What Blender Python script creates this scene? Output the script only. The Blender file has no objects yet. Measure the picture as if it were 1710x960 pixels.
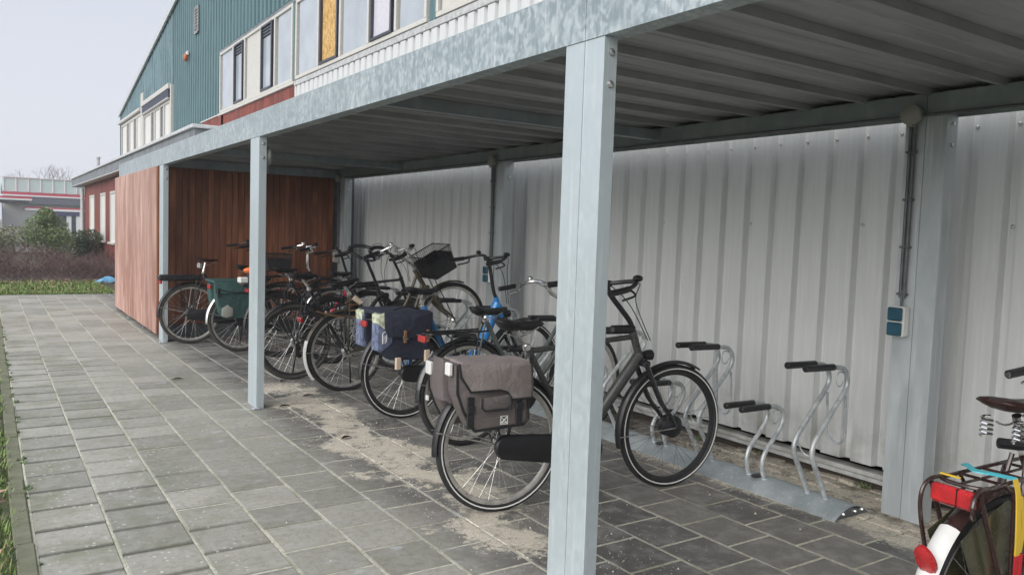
import bpy, bmesh, math, random
from mathutils import Vector, Matrix
from math import sin, cos, pi, radians as rad, sqrt
random.seed(7)
sc = bpy.context.scene
# ---------------------------------------------------------------- camera, world, sun, exposure
EYE = Vector((0, 0, 1.4))
YAW, PITCH, ROLL, FPX = rad(33.61), rad(-3.85), rad(1.912), 1324.9
f = Vector((sin(YAW)*cos(PITCH), cos(YAW)*cos(PITCH), sin(PITCH)))
r0 = Vector((cos(YAW), -sin(YAW), 0)); u0 = r0.cross(f)
r = r0*cos(ROLL)+u0*sin(ROLL); u = u0*cos(ROLL)-r0*sin(ROLL)
cd = bpy.data.cameras.new('camera'); cam = bpy.data.objects.new('camera', cd); sc.collection.objects.link(cam)
cam.matrix_world = Matrix(((r.x, u.x, -f.x, EYE.x), (r.y, u.y, -f.y, EYE.y), (r.z, u.z, -f.z, EYE.z), (0, 0, 0, 1)))
cd.sensor_width = 36; cd.lens = FPX/1710*36; cd.clip_end = 2000; cd.clip_start = .05
sc.camera = cam
SUN_EL, SUN_AZ = 24, 250           # azimuth of the light source, degrees clockwise from +y
w = bpy.data.worlds.new('World'); sc.world = w; w.use_nodes = True
nt = w.node_tree; nt.nodes.clear()
sky = nt.nodes.new('ShaderNodeTexSky'); sky.sky_type = 'NISHITA'; sky.sun_disc = False
sky.sun_elevation = rad(SUN_EL); sky.sun_rotation = rad(SUN_AZ); sky.air_density = 1; sky.dust_density = 4; sky.ozone_density = 1
hsv = nt.nodes.new('ShaderNodeHueSaturation'); hsv.inputs['Saturation'].default_value = .35
bg = nt.nodes.new('ShaderNodeBackground'); bg.inputs[1].default_value = .06
bg2 = nt.nodes.new('ShaderNodeBackground'); bg2.inputs[1].default_value = 1.0
# flat cloud cover: slightly brighter towards the horizon haze
tc = nt.nodes.new('ShaderNodeTexCoord'); sx = nt.nodes.new('ShaderNodeSeparateXYZ'); cr = nt.nodes.new('ShaderNodeValToRGB')
cr.color_ramp.elements[0].position = 0.0; cr.color_ramp.elements[0].color = (.445, .455, .49, 1)
cr.color_ramp.elements[1].position = 1.; cr.color_ramp.elements[1].color = (.86, .88, .95, 1); e_ = cr.color_ramp.elements.new(.38); e_.color = (.335, .362, .42, 1)
nt.links.new(tc.outputs['Generated'], sx.inputs[0]); nt.links.new(sx.outputs[2], cr.inputs[0]); nt.links.new(cr.outputs[0], bg2.inputs[0])
mx = nt.nodes.new('ShaderNodeMixShader'); mx.inputs[0].default_value = .85
wo = nt.nodes.new('ShaderNodeOutputWorld')
nt.links.new(sky.outputs[0], hsv.inputs['Color']); nt.links.new(hsv.outputs[0], bg.inputs[0])
nt.links.new(bg.outputs[0], mx.inputs[1]); nt.links.new(bg2.outputs[0], mx.inputs[2]); nt.links.new(mx.outputs[0], wo.inputs[0])
ld = bpy.data.lights.new('sun', 'SUN'); ld.energy = 1.5; ld.angle = rad(55); ld.color = (1, .96, .9)
lo = bpy.data.objects.new('sun', ld); sc.collection.objects.link(lo)
sd = Vector((sin(rad(SUN_AZ))*cos(rad(SUN_EL)), cos(rad(SUN_AZ))*cos(rad(SUN_EL)), sin(rad(SUN_EL))))
lo.rotation_euler = sd.to_track_quat('Z', 'Y').to_euler()
sc.view_settings.view_transform = 'Standard'; sc.view_settings.look = 'None'; sc.view_settings.exposure = 1.05; sc.view_settings.gamma = 1
sc.render.engine = 'CYCLES'; sc.cycles.max_bounces = 8; sc.cycles.transparent_max_bounces = 12

# ---------------------------------------------------------------- materials
MATS = {}
def lin(c):
    return tuple(((x/255+.055)/1.055)**2.4 if x > 10 else x/255/12.92 for x in c)
class N:
    """tiny node helper"""
    def __init__(s, name):
        s.m = bpy.data.materials.new(name); s.m.use_nodes = True; s.t = s.m.node_tree
        s.b = s.t.nodes['Principled BSDF']; s.pos = s.t.nodes.new('ShaderNodeNewGeometry').outputs['Position']
    def n(s, typ, **k):
        q = s.t.nodes.new(typ)
        for a, v in k.items(): setattr(q, a, v)
        return q
    def put(s, sock, v):
        if hasattr(v, 'links') or isinstance(v, bpy.types.NodeSocket): s.t.links.new(v, sock)
        else: sock.default_value = v
    def math(s, op, a, b=0., clamp=False):
        q = s.n('ShaderNodeMath', operation=op, use_clamp=clamp); s.put(q.inputs[0], a); s.put(q.inputs[1], b); return q.outputs[0]
    def sep(s, v=None):
        q = s.n('ShaderNodeSeparateXYZ'); s.put(q.inputs[0], v or s.pos); return q.outputs
    def scale(s, sx, sy, sz, v=None):
        q = s.n('ShaderNodeVectorMath', operation='MULTIPLY'); s.put(q.inputs[0], v or s.pos); q.inputs[1].default_value = (sx, sy, sz); return q.outputs[0]
    def noise(s, sc_, v=None, detail=4, rough=.55, dist=0.):
        q = s.n('ShaderNodeTexNoise'); s.put(q.inputs['Vector'], v or s.pos); q.inputs['Scale'].default_value = sc_
        q.inputs['Detail'].default_value = detail; q.inputs['Roughness'].default_value = rough; q.inputs['Distortion'].default_value = dist
        return q.outputs['Fac']
    def voro(s, sc_, v=None, out='Color', **k):
        q = s.n('ShaderNodeTexVoronoi', **k); s.put(q.inputs['Vector'], v or s.pos); q.inputs['Scale'].default_value = sc_; return q.outputs[out]
    def ramp(s, x, a, b, va=0., vb=1.):
        q = s.n('ShaderNodeMapRange', interpolation_type='SMOOTHSTEP'); s.put(q.inputs[0], x)
        for i, v in enumerate((a, b, va, vb)): q.inputs[i+1].default_value = v
        return q.outputs[0]
    def mix(s, fac, a, b):
        q = s.n('ShaderNodeMix', data_type='RGBA'); s.put(q.inputs[0], fac)
        for i, v in ((6, a), (7, b)):
            if isinstance(v, tuple): q.inputs[i].default_value = tuple(v[:3])+(1,)
            else: s.t.links.new(v, q.inputs[i])
        return q.outputs[2]
    def obj(s): return s.n('ShaderNodeTexCoord').outputs['Object']
    def rnd(s): return s.n('ShaderNodeObjectInfo').outputs['Random']
    def bump(s, h, strength=.3, dist=.01):
        q = s.n('ShaderNodeBump'); q.inputs['Strength'].default_value = strength; q.inputs['Distance'].default_value = dist
        s.put(q.inputs['Height'], h); s.t.links.new(q.outputs[0], s.b.inputs['Normal'])
    def out(s, col, rough=.5, metal=0., **k):
        s.put(s.b.inputs['Base Color'], tuple(col[:3])+(1,) if isinstance(col, tuple) else col)
        s.put(s.b.inputs['Roughness'], rough); s.put(s.b.inputs['Metallic'], metal)
        for a, v in k.items(): s.put(s.b.inputs[a.replace('_', ' ')], v)
        return s.m
def simple(name, col, rough=.5, metal=0., var=.18, sc_=14, bump=0, **k):
    n = N(name); o = n.obj(); x = n.noise(sc_, o, 5)
    c = n.mix(n.ramp(x, .3, .7), tuple(max(0, q*(1-var)) for q in col), tuple(min(1, q*(1+var)) for q in col))
    rg = n.ramp(n.noise(sc_*2.3, o, 3), .3, .7, max(0, rough-.08), min(1, rough+.1))
    if bump and name.startswith('canvas'): n.bump(n.math('ADD', n.noise(9, o, 4, .6, 1.2), n.math('MULTIPLY', n.voro(420, o, 'Distance'), .12)), .9, .018)
    elif bump: n.bump(n.noise(sc_*8, o, 3), bump, .004)
    MATS[name] = n.out(c, rg, metal, **k); return MATS[name]

def galvanised(name, a, b, cell=34, amt=1., st=(1, 1, .5), drips=.35):
    n = N(name); p = n.scale(*st)
    d = n.noise(9, p, 3); wv = n.n('ShaderNodeVectorMath', operation='ADD'); n.put(wv.inputs[0], p)
    nz = n.n('ShaderNodeTexNoise'); n.put(nz.inputs['Vector'], p); nz.inputs['Scale'].default_value = 22
    sc2 = n.n('ShaderNodeVectorMath', operation='SCALE'); n.put(sc2.inputs[0], nz.outputs['Color']); sc2.inputs['Scale'].default_value = .05
    n.put(wv.inputs[1], sc2.outputs[0])
    v = n.voro(cell, wv.outputs[0], 'Color', feature='SMOOTH_F1'); g = n.sep(v)[0]
    fac = n.math('MULTIPLY', n.math('ADD', n.math('MULTIPLY', g, .6), n.math('MULTIPLY', n.noise(14, p, 5, .6, .6), .7)), amt)
    c = n.mix(n.ramp(fac, .35, .95), a, b)
    big = n.ramp(n.noise(1.7, n.pos, 4), .35, .7); drip = n.ramp(n.noise(7, n.scale(6, 6, .25), 5, .6), .56, .66)
    c = n.mix(n.math('MULTIPLY', big, .3), c, tuple(q*.75 for q in a))
    c = n.mix(n.math('MULTIPLY', drip, drips), c, (.68, .71, .72)); n.bump(n.math('ADD', n.math('MULTIPLY', g, .3), n.noise(3, n.pos, 3)), .12, .006)
    MATS[name] = n.out(c, n.ramp(g, 0, 1, .38, .58), .35); return MATS[name]
galvanised('galv', (.28, .34, .365), (.51, .575, .60), 60, 1., (1, 1, .7))
galvanised('galv_post', (.49, .56, .59), (.60, .66, .685), 70, .6, (1, 1, .5))
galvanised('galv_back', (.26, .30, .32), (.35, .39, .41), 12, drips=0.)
galvanised('galv_bpost', (.42, .46, .48), (.54, .58, .60), 14, 1., (1, 1, .3))
galvanised('galv_tube', (.38, .41, .43), (.62, .64, .65), 60)
galvanised('galv_plate', (.31, .355, .375), (.44, .48, .50), 9)

def cladding(name, a, b, streak=.5):
    n = N(name); p = n.scale(1, 9, .35); x = n.noise(2.2, p, 5, .6); y = n.noise(11, n.scale(1, 5, .3), 4, .6)
    z = n.sep()[2]
    c = n.mix(n.math('MULTIPLY', n.ramp(x, .35, .7), streak), a, b)
    if 'weathered' in name: c = n.mix(n.math('MULTIPLY', n.ramp(n.noise(.9, n.scale(1, 1, 1.4), 5, .6, .8), .45, .6), .6), c, (.065, .135, .16))
    c = n.mix(n.math('MULTIPLY', n.ramp(y, .45, .75), streak*.6), c, tuple(q*1.25 for q in b))
    dirt = n.math('MULTIPLY', n.ramp(z, .13, .55, 1, 0), n.ramp(n.noise(6), .35, .7)); c = n.mix(n.math('MULTIPLY', dirt, .5), c, (.16, .15, .11))
    MATS[name] = n.out(c, n.ramp(y, .3, .7, .4, .5), .15); return MATS[name]
cladding('wall_sheet', (.585, .60, .60), (.68, .695, .695), .35)
cladding('wall_trim', (.50, .50, .485), (.58, .58, .56), .4)
cladding('teal', (.07, .145, .16), (.105, .195, .21), .8)
cladding('teal_weathered', (.085, .16, .18), (.17, .265, .30), 1.)
def roofing():
    n = N('roof_deck'); p = n.scale(.6, 6, 1); x = n.noise(3, p, 5, .6)
    c = n.mix(n.ramp(x, .3, .7), (.25, .255, .26), (.36, .365, .37)); MATS['roof_deck'] = n.out(c, .42, .2)
roofing()

def wood(name, a, b, c3, axis='z', wear=.0):
    n = N(name); r_ = n.rnd(); o = n.pos
    ofs = n.n('ShaderNodeVectorMath', operation='ADD'); n.put(ofs.inputs[0], o)
    cmb = n.n('ShaderNodeCombineXYZ'); n.put(cmb.inputs[2], n.math('MULTIPLY', r_, 40.)); n.put(ofs.inputs[1], cmb.outputs[0])
    p = n.scale(16, 16, .9, ofs.outputs[0]); x = n.noise(1.6, p, 6, .62, .5); y = n.noise(.9, n.scale(3, 3, 1.2, ofs.outputs[0]), 4)
    c = n.mix(n.ramp(x, .38, .62), a, b); c = n.mix(n.math('MULTIPLY', n.ramp(y, .42, .66), .75), c, c3)
    c = n.mix(n.math('MULTIPLY', r_, .45), c, tuple(q*.55 for q in a))
    if wear:
        z = n.sep()[2]; m = n.math('MULTIPLY', n.ramp(n.math('ADD', z, n.math('MULTIPLY', y, 1.6)), .5, 2.6), wear); c = n.mix(m, c, (.50, .35, .30))
    n.bump(x, .3, .004)
    MATS[name] = n.out(c, n.ramp(x, .3, .7, .5, .75)); return MATS[name]
wood('cedar', (.19, .068, .032), (.34, .14, .072), (.125, .042, .022))
wood('cedar_bleached', (.30, .135, .095), (.62, .42, .36), (.22, .08, .052), wear=.3)
wood('red_board', (.19, .040, .026), (.27, .065, .042), (.12, .026, .02))

def paver(name, attr=False):
    n = N(name); X, Y, Z = n.sep(); rn = n.rnd() if not attr else n.n('ShaderNodeAttribute', attribute_name='rnd').outputs['Fac']
    fine = n.noise(160, n.pos, 3, .7); med = n.noise(9, n.pos, 6, .62); big = n.noise(.9, n.pos, 3)
    bay = n.ramp(X, 1.55, 2.0)                                     # under the roof: dry brown-grey stones with shade painted in; green-grey outside
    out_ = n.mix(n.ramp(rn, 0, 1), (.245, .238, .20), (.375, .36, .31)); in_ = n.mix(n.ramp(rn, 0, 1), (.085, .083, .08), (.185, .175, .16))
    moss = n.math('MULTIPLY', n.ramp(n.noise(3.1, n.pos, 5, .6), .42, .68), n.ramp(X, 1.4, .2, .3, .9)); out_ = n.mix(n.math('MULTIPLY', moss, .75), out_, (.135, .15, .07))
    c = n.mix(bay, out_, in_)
    c = n.mix(n.math('MULTIPLY', n.ramp(med, .42, .66), .4), c, (.36, .36, .335)); c = n.mix(n.math('MULTIPLY', n.ramp(n.noise(28, n.pos, 4, .7), .56, .34), .28), c, (.085, .085, .07))
    c = n.mix(n.math('MULTIPLY', n.ramp(fine, .5, .78), .45), c, (.33, .33, .315)); c = n.mix(n.math('MULTIPLY', n.ramp(fine, .48, .25), .35), c, (.04, .04, .038))
    if not attr:
        oy = n.sep(n.obj())[1]; ed = n.math('MULTIPLY', n.ramp(n.math('ADD', n.math('ABSOLUTE', oy), n.math('MULTIPLY', n.noise(30, n.pos, 4), .02)), .128, .152), n.ramp(X, 1.3, .6, .1, .6)); c = n.mix(ed, c, (.045, .046, .034))
    # lime bloom spots down the middle of the path
    bx = n.ramp(n.math('ABSOLUTE', n.math('SUBTRACT', X, 1.55)), .75, .15)
    bl = n.math('MULTIPLY', n.ramp(n.noise(5.2, n.scale(1, 1.7, 1), 3, .5), .62, .72), bx); c = n.mix(n.math('MULTIPLY', bl, .55), c, (.46, .48, .50))
    # worn light flecks
    fl = n.voro(34, n.pos, 'Distance'); fc = n.sep(n.voro(34, n.pos, 'Color'))[0]; fm = n.math('MULTIPLY', n.math('MULTIPLY', n.ramp(fl, .30, .16), n.ramp(fc, .55, .6)), n.ramp(n.noise(2.6, n.pos, 3), .40, .56)); fm = n.math('MULTIPLY', fm, n.ramp(X, 1.15, .75))
    fm = n.math('MULTIPLY', fm, n.ramp(Y, 7.5, 5)); c = n.mix(n.math('MULTIPLY', fm, .7), c, (.6, .6, .52))
    c, s_ = sand(n, c, X, Y)
    n.bump(n.math('ADD', n.math('MULTIPLY', fine, .5), med), .35, .003)
    wet = n.ramp(n.noise(1.3, n.scale(1, .5, 1), 3), .35, .65, .52, .8)
    MATS[name] = n.out(c, wet)
def sand(n, c, X, Y):
    wob = n.math('MULTIPLY', n.math('SUBTRACT', n.noise(1.5, n.pos, 5, .65), .5), 1.5)
    mid = n.math('ADD', n.math('SUBTRACT', X, 2.12), wob)
    m = n.math('MULTIPLY', n.ramp(n.math('ABSOLUTE', mid), .40, .06), n.math('MULTIPLY', n.ramp(Y, 2.3, 3.0), n.ramp(Y, 7.6, 6.6)))
    e = n.math('MULTIPLY', n.ramp(n.math('ADD', X, n.math('MULTIPLY', wob, .25)), 3.38, 3.60), n.ramp(Y, 5.5, 3.0))
    m = n.math('MAXIMUM', m, n.math('MULTIPLY', e, .9))
    gr = n.noise(34, n.pos, 8, .85); k = n.ramp(n.math('ADD', m, n.math('MULTIPLY', n.math('SUBTRACT', gr, .5), 2.6)), .55, .85)
    k = n.math('MULTIPLY', k, n.ramp(m, 0.02, .2)); k = n.math('MULTIPLY', k, n.ramp(n.noise(7, n.pos, 5, .7), .34, .52, .3, 1.))
    sc_ = n.mix(n.ramp(n.noise(120, n.pos, 4, .8), .3, .7), (.40, .36, .29), (.74, .68, .57))
    return n.mix(k, c, sc_), k
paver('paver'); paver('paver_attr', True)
def joint():
    n = N('joint_sand'); X, Y, Z = n.sep(); c = n.mix(n.ramp(n.noise(30, n.pos, 5, .7), .3, .7), (.36, .35, .27), (.60, .59, .49))
    c = n.mix(n.math('MULTIPLY', n.ramp(n.noise(2.3), .45, .7), .6), c, (.14, .145, .075)); MATS['joint_sand'] = n.out(c, .95); n = N('joint_bed'); X, Y, Z = n.sep(); MATS['joint_bed'] = n.out(n.mix(n.ramp(n.math('ADD', X, n.math('MULTIPLY', n.noise(2.), .8)), .9, 1.5), (.045, .046, .03), (.52, .50, .41)), .95)
joint()
def soil():
    n = N('soil'); X, Y, Z = n.sep(); c = n.mix(n.ramp(n.noise(26, n.pos, 6, .7), .3, .7), (.045, .038, .028), (.15, .13, .10)); c, _ = sand(n, c, X, Y)
    n.bump(n.noise(40, n.pos, 5, .7), .8, .015); MATS['soil'] = n.out(c, .95)
soil()
def brickpaver():
    n = N('old_brick'); X, Y, Z = n.sep(); r_ = n.rnd(); c = n.mix(r_, (.075, .068, .062), (.17, .15, .13)); c = n.mix(n.math('MULTIPLY', n.ramp(n.noise(30, n.pos, 6, .7), .4, .7), .6), c, (.24, .22, .19)); c, _ = sand(n, c, X, Y)
    n.bump(n.noise(50, n.pos, 5, .7), .8, .01); MATS['old_brick'] = n.out(c, .9)
brickpaver()
def ground_mat():
    n = N('far_ground'); c = n.mix(n.ramp(n.noise(.25, n.pos, 5), .35, .65), (.06, .085, .03), (.11, .12, .06)); MATS['far_ground'] = n.out(c, .95)
    n = N('lawn_soil'); c = n.mix(n.ramp(n.noise(6, n.pos, 5), .35, .65), (.05, .065, .025), (.10, .085, .05)); n.bump(n.noise(20), .6, .02); MATS['lawn_soil'] = n.out(c, .95)
    n = N('asphalt'); c = n.mix(n.noise(40, n.pos, 4), (.10, .10, .105), (.17, .17, .175)); MATS['asphalt'] = n.out(c, .9)
    n = N('osb'); v = n.voro(26, n.scale(1, 1, .55), 'Color'); g = n.sep(v)[0]; c = n.mix(g, (.36, .20, .055), (.62, .40, .15)); c = n.mix(n.ramp(n.noise(30, n.pos, 4), .55, .7), c, (.74, .55, .28)); MATS['osb'] = n.out(c, .7)
    n = N('grass_blade'); r_ = n.n('ShaderNodeAttribute', attribute_name='rnd').outputs['Fac']; c = n.mix(r_, (.07, .15, .03), (.26, .35, .10)); c = n.mix(n.ramp(r_, .86, .95), c, (.34, .27, .13)); MATS['grass_blade'] = n.out(c, .6)
    n = N('twig'); r_ = n.n('ShaderNodeAttribute', attribute_name='rnd').outputs['Fac']; c = n.mix(r_, (.055, .034, .034), (.15, .095, .085)); MATS['twig'] = n.out(c, .8)
    n = N('leaf_green'); r_ = n.n('ShaderNodeAttribute', attribute_name='rnd').outputs['Fac']; c = n.mix(r_, (.06, .10, .045), (.24, .31, .13)); MATS['leaf_green'] = n.out(c, .55)
    n = N('leaf_dark'); r_ = n.n('ShaderNodeAttribute', attribute_name='rnd').outputs['Fac']; c = n.mix(r_, (.02, .04, .018), (.06, .10, .035)); MATS['leaf_dark'] = n.out(c, .55)
    n = N('leaf_dull'); r_ = n.n('ShaderNodeAttribute', attribute_name='rnd').outputs['Fac']; c = n.mix(r_, (.10, .11, .07), (.27, .27, .17)); MATS['leaf_dull'] = n.out(c, .6)
    n = N('grit'); r_ = n.n('ShaderNodeAttribute', attribute_name='rnd').outputs['Fac']; c = n.mix(r_, (.22, .19, .14), (.62, .58, .50)); MATS['grit'] = n.out(c, .9)
    n = N('leaf_dry'); r_ = n.n('ShaderNodeAttribute', attribute_name='rnd').outputs['Fac']; c = n.mix(r_, (.12, .055, .03), (.42, .27, .18)); MATS['leaf_dry'] = n.out(c, .7)
ground_mat()
def glass(name, col, rough=.08):
    n = N(name); c = n.mix(n.ramp(n.noise(1.5, n.pos, 3), .3, .7), col, tuple(q*.8 for q in col)); MATS[name] = n.out(c, rough, 0., **{'Specular_IOR_Level': .9})
glass('pane_glass', (.42, .465, .52)); glass('pane_dark', (.05, .06, .075));  # pale panes: sky reflection and blinds put into the colour
def blockmat():
    n = N('glass_block'); v = n.sep(n.scale(1, 1, 1)); MATS['glass_block'] = n.out(n.mix(n.noise(.6), (.36, .52, .48), (.46, .62, .57)), .4)
blockmat()
S = simple
S('white_frame', (.53, .52, .485), .45, var=.05); S('blind', (.62, .62, .60), .6, var=.04); S('lilac_panel', (.55, .54, .60), .5, var=.05)
S('dark_frame', (.035, .04, .055), .35); S('flash', (.42, .43, .43), .4); S('dark_flash', (.16, .175, .19), .45, var=.2, sc_=3); S('awning', (.05, .06, .09), .7)
S('zinc_trim', (.50, .52, .53), .4); S('under_dark', (.10, .11, .12), .6); S('concrete', (.24, .24, .22), .85, sc_=9, bump=.3); S('mossy_concrete', (.15, .155, .10), .9, sc_=7, bump=.4)
S('rubber', (.018, .018, .019), .62, var=.25, sc_=30); S('rubber_dusty', (.05, .047, .042), .8, sc_=30); S('black', (.014, .014, .016), .38); S('black_matte', (.022, .022, .024), .65)
S('steel', (.62, .62, .62), .28, .9); S('chrome', (.75, .75, .75), .12, 1.); S('spoke', (.50, .50, .49), .3, .7); S('spoke_dark', (.10, .10, .10), .35, .6)
S('rim_alu', (.52, .50, .46), .35, .6); S('rim_black', (.03, .03, .032), .4, .2); S('stripe', (.72, .72, .70), .35, var=.04)
S('grey_paint', (.06, .062, .06), .32, .25); S('olive_paint', (.05, .055, .05), .3, .25); S('blue_paint', (.018, .21, .55), .28, var=.1, **{'Coat_Weight': .5}); S('black_paint', (.015, .016, .018), .25, **{'Coat_Weight': .5})
S('bronze_paint', (.085, .075, .05), .35, .3); S('brown_paint', (.034, .015, .013), .28, **{'Coat_Weight': .5}); S('red_paint', (.42, .02, .05), .3); S('green_grey_paint', (.10, .12, .115), .35, .2)
S('white_plastic', (.66, .66, .64), .35, var=.12, sc_=5); S('red_lens', (.42, .012, .016), .22, bump=.6, sc_=26, **{'Coat_Weight': .6}); S('dull_red_lens', (.35, .03, .03), .3); S('amber', (.75, .16, .04), .45)
S('canvas_navy', (.022, .027, .05), .8, sc_=7, bump=.5); S('canvas_denim', (.14, .17, .27), .8, sc_=24, var=.5, bump=.4); S('canvas_print', (.42, .45, .33), .8, sc_=30, var=.45)
S('canvas_green', (.03, .085, .08), .6, sc_=8, bump=.4); S('canvas_taupe', (.135, .115, .112), .62, sc_=6, var=.14, bump=.35); S('canvas_taupe_flap', (.25, .215, .205), .6, sc_=6, var=.12, bump=.35)
S('piping', (.015, .015, .017), .55); S('leather_brown', (.028, .012, .010), .35, sc_=20); S('leather_tan', (.22, .12, .055), .6); S('tag', (.58, .47, .36), .6, var=.1); S('strap_cyan', (.08, .48, .56), .5, var=.06); S('strap_yellow', (.72, .48, .04), .5, var=.06); S('strap_red', (.50, .02, .03), .5, var=.06)
S('skirt_guard', (.06, .06, .035), .18, var=.2); S('socket_teal', (.01, .07, .11), .35); S('box_grey', (.30, .30, .27), .5, var=.05); S('conduit', (.10, .11, .115), .5)
S('copper_lamp', (.45, .12, .05), .4); S('canopy_red', (.48, .03, .06), .5, var=.05); S('canopy_white', (.70, .70, .70), .5, var=.04); S('canopy_dark', (.10, .105, .13), .6); S('navy', (.03, .03, .10), .6)
S('bag_blue', (.13, .38, .60), .5); S('car_silver', (.55, .57, .58), .3, .3); S('bark', (.14, .12, .105), .9); S('foundation', (.055, .045, .035), .95, sc_=9, bump=.8); S('brick_red', (.16, .065, .04), .9, bump=.5)

# ---------------------------------------------------------------- mesh helpers
COL = sc.collection
class MB:
    def __init__(s): s.v = []; s.f = []; s.a = None
    def quadstrip(s, rings, closed=True, caps=True):
        n = len(rings[0]); b = len(s.v)
        for rg in rings: s.v += [tuple(p) for p in rg]
        for i in range(len(rings)-1):
            for j in range(n if closed else n-1):
                k = (j+1) % n; s.f.append((b+i*n+j, b+i*n+k, b+(i+1)*n+k, b+(i+1)*n+j))
        if caps and closed:
            s.f.append(tuple(b+j for j in range(n))[::-1]); s.f.append(tuple(b+(len(rings)-1)*n+j for j in range(n)))
        return s
    def tube(s, path, rr, n=8, closed=False, caps=True, flat=1.):
        P = [Vector(p) for p in path]; m = len(P)
        R = rr if isinstance(rr, (list, tuple)) else [rr]*m
        T = []
        for i in range(m):
            a = P[(i-1) % m] if (closed or i > 0) else P[i]; b = P[(i+1) % m] if (closed or i < m-1) else P[i]
            t = b-a; T.append(t.normalized() if t.length > 1e-9 else Vector((0, 0, 1)))
        up = Vector((0, 0, 1)) if abs(T[0].z) < .9 else Vector((0, 1, 0))
        U = (up-T[0]*up.dot(T[0])).normalized(); rings = []
        for i in range(m):
            U = U-T[i]*U.dot(T[i]); U = U.normalized() if U.length > 1e-6 else T[i].orthogonal().normalized()
            V = T[i].cross(U)
            rings.append([P[i]+U*(cos(2*pi*j/n)*R[i])+V*(sin(2*pi*j/n)*R[i]*flat) for j in range(n)])
        if closed: rings.append(rings[0])
        return s.quadstrip(rings, True, caps and not closed)
    def box(s, a, b, bev=0., M=None):
        x0, y0, z0 = [min(a[i], b[i]) for i in range(3)]; x1, y1, z1 = [max(a[i], b[i]) for i in range(3)]
        base = len(s.v); lo_, hi = (x0, y0, z0), (x1, y1, z1)
        if bev <= 0:
            pts = [(x, y, z) for x in (x0, x1) for y in (y0, y1) for z in (z0, z1)]
            fs = [(0, 1, 3, 2), (4, 6, 7, 5), (0, 4, 5, 1), (2, 3, 7, 6), (0, 2, 6, 4), (1, 5, 7, 3)]
        else:
            pts = []; idx = {}
            for c in range(8):
                sg = ((c >> 2) & 1, (c >> 1) & 1, c & 1)
                for ax in range(3):
                    p = [0, 0, 0]
                    for k in range(3):
                        e = hi[k] if sg[k] else lo_[k]
                        p[k] = e if k == ax else e+(-bev if sg[k] else bev)
                    idx[(sg, ax)] = len(pts); pts.append(tuple(p))
            fs = []
            for ax in range(3):
                o1, o2 = [k for k in range(3) if k != ax]
                for sgn in (0, 1):
                    q = []
                    for (p1, p2) in ((0, 0), (1, 0), (1, 1), (0, 1)):
                        g = [0, 0, 0]; g[ax] = sgn; g[o1] = p1; g[o2] = p2; q.append(idx[(tuple(g), ax)])
                    fs.append(tuple(q))
                for p1 in (0, 1):
                    for p2 in (0, 1):
                        g0 = [0, 0, 0]; g1 = [0, 0, 0]; g0[o1] = g1[o1] = p1; g0[o2] = g1[o2] = p2; g1[ax] = 1
                        fs.append((idx[(tuple(g0), o1)], idx[(tuple(g1), o1)], idx[(tuple(g1), o2)], idx[(tuple(g0), o2)]))
            for c in range(8):
                sg = ((c >> 2) & 1, (c >> 1) & 1, c & 1); fs.append(tuple(idx[(sg, ax)] for ax in range(3)))
        if M: pts = [tuple(M @ Vector(p)) for p in pts]
        s.v += pts; s.f += [tuple(base+i for i in q) for q in fs]; return s
    def prism(s, poly, a, b, plane='xz'):
        """poly in a plane, extruded between a and b along the third axis"""
        def P(p, t): return {'xz': (p[0], t, p[1]), 'yz': (t, p[0], p[1]), 'xy': (p[0], p[1], t)}[plane]
        return s.quadstrip([[P(p, a) for p in poly], [P(p, b) for p in poly]])
    def puff(s, poly, y0, y1, rr, k=4):
        """soft bag: outline in xz, rounded over between y0 and y1"""
        cx = sum(p[0] for p in poly)/len(poly); cz = sum(p[1] for p in poly)/len(poly)
        sg = 1 if y1 > y0 else -1; rings = []; size = max(abs(p[0]-cx) for p in poly)
        for i in range(k+1):
            t = i/k*pi/2; e = rr*(1-sin(t))/size; y = y0+sg*rr*(1-cos(t)); rings.append([(cx+(p[0]-cx)*(1-e), y, cz+(p[1]-cz)*(1-e)) for p in poly])
        for i in range(k+1):
            t = (k-i)/k*pi/2; e = rr*(1-sin(t))/size; y = y1-sg*rr*(1-cos(t)); rings.append([(cx+(p[0]-cx)*(1-e), y, cz+(p[1]-cz)*(1-e)) for p in poly])
        return s.quadstrip(rings)
    def lathe(s, prof, o, axis='y', n=16, M=None):
        rings = []
        for (rad_, t) in prof:
            rg = []
            for j in range(n):
                a = 2*pi*j/n; c_, s_ = cos(a)*rad_, sin(a)*rad_
                p = {'y': (c_, t, s_), 'z': (c_, s_, t), 'x': (t, c_, s_)}[axis]
                rg.append((p[0]+o[0], p[1]+o[1], p[2]+o[2]))
            rings.append(rg)
        return s.quadstrip(rings)
    def ellipsoid(s, c, R_, n=10, m=7):
        rings = [[(c[0]+R_[0]*sin(pi*i/m)*cos(2*pi*j/n)+0, c[1]+R_[1]*sin(pi*i/m)*sin(2*pi*j/n), c[2]+R_[2]*cos(pi*i/m)) for j in range(n)] for i in range(m+1)]
        rings[0] = [(c[0]+R_[0]*.02*cos(2*pi*j/n), c[1]+R_[1]*.02*sin(2*pi*j/n), c[2]+R_[2]) for j in range(n)]
        rings[-1] = [(c[0]+R_[0]*.02*cos(2*pi*j/n), c[1]+R_[1]*.02*sin(2*pi*j/n), c[2]-R_[2]) for j in range(n)]
        return s.quadstrip(rings)
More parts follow.
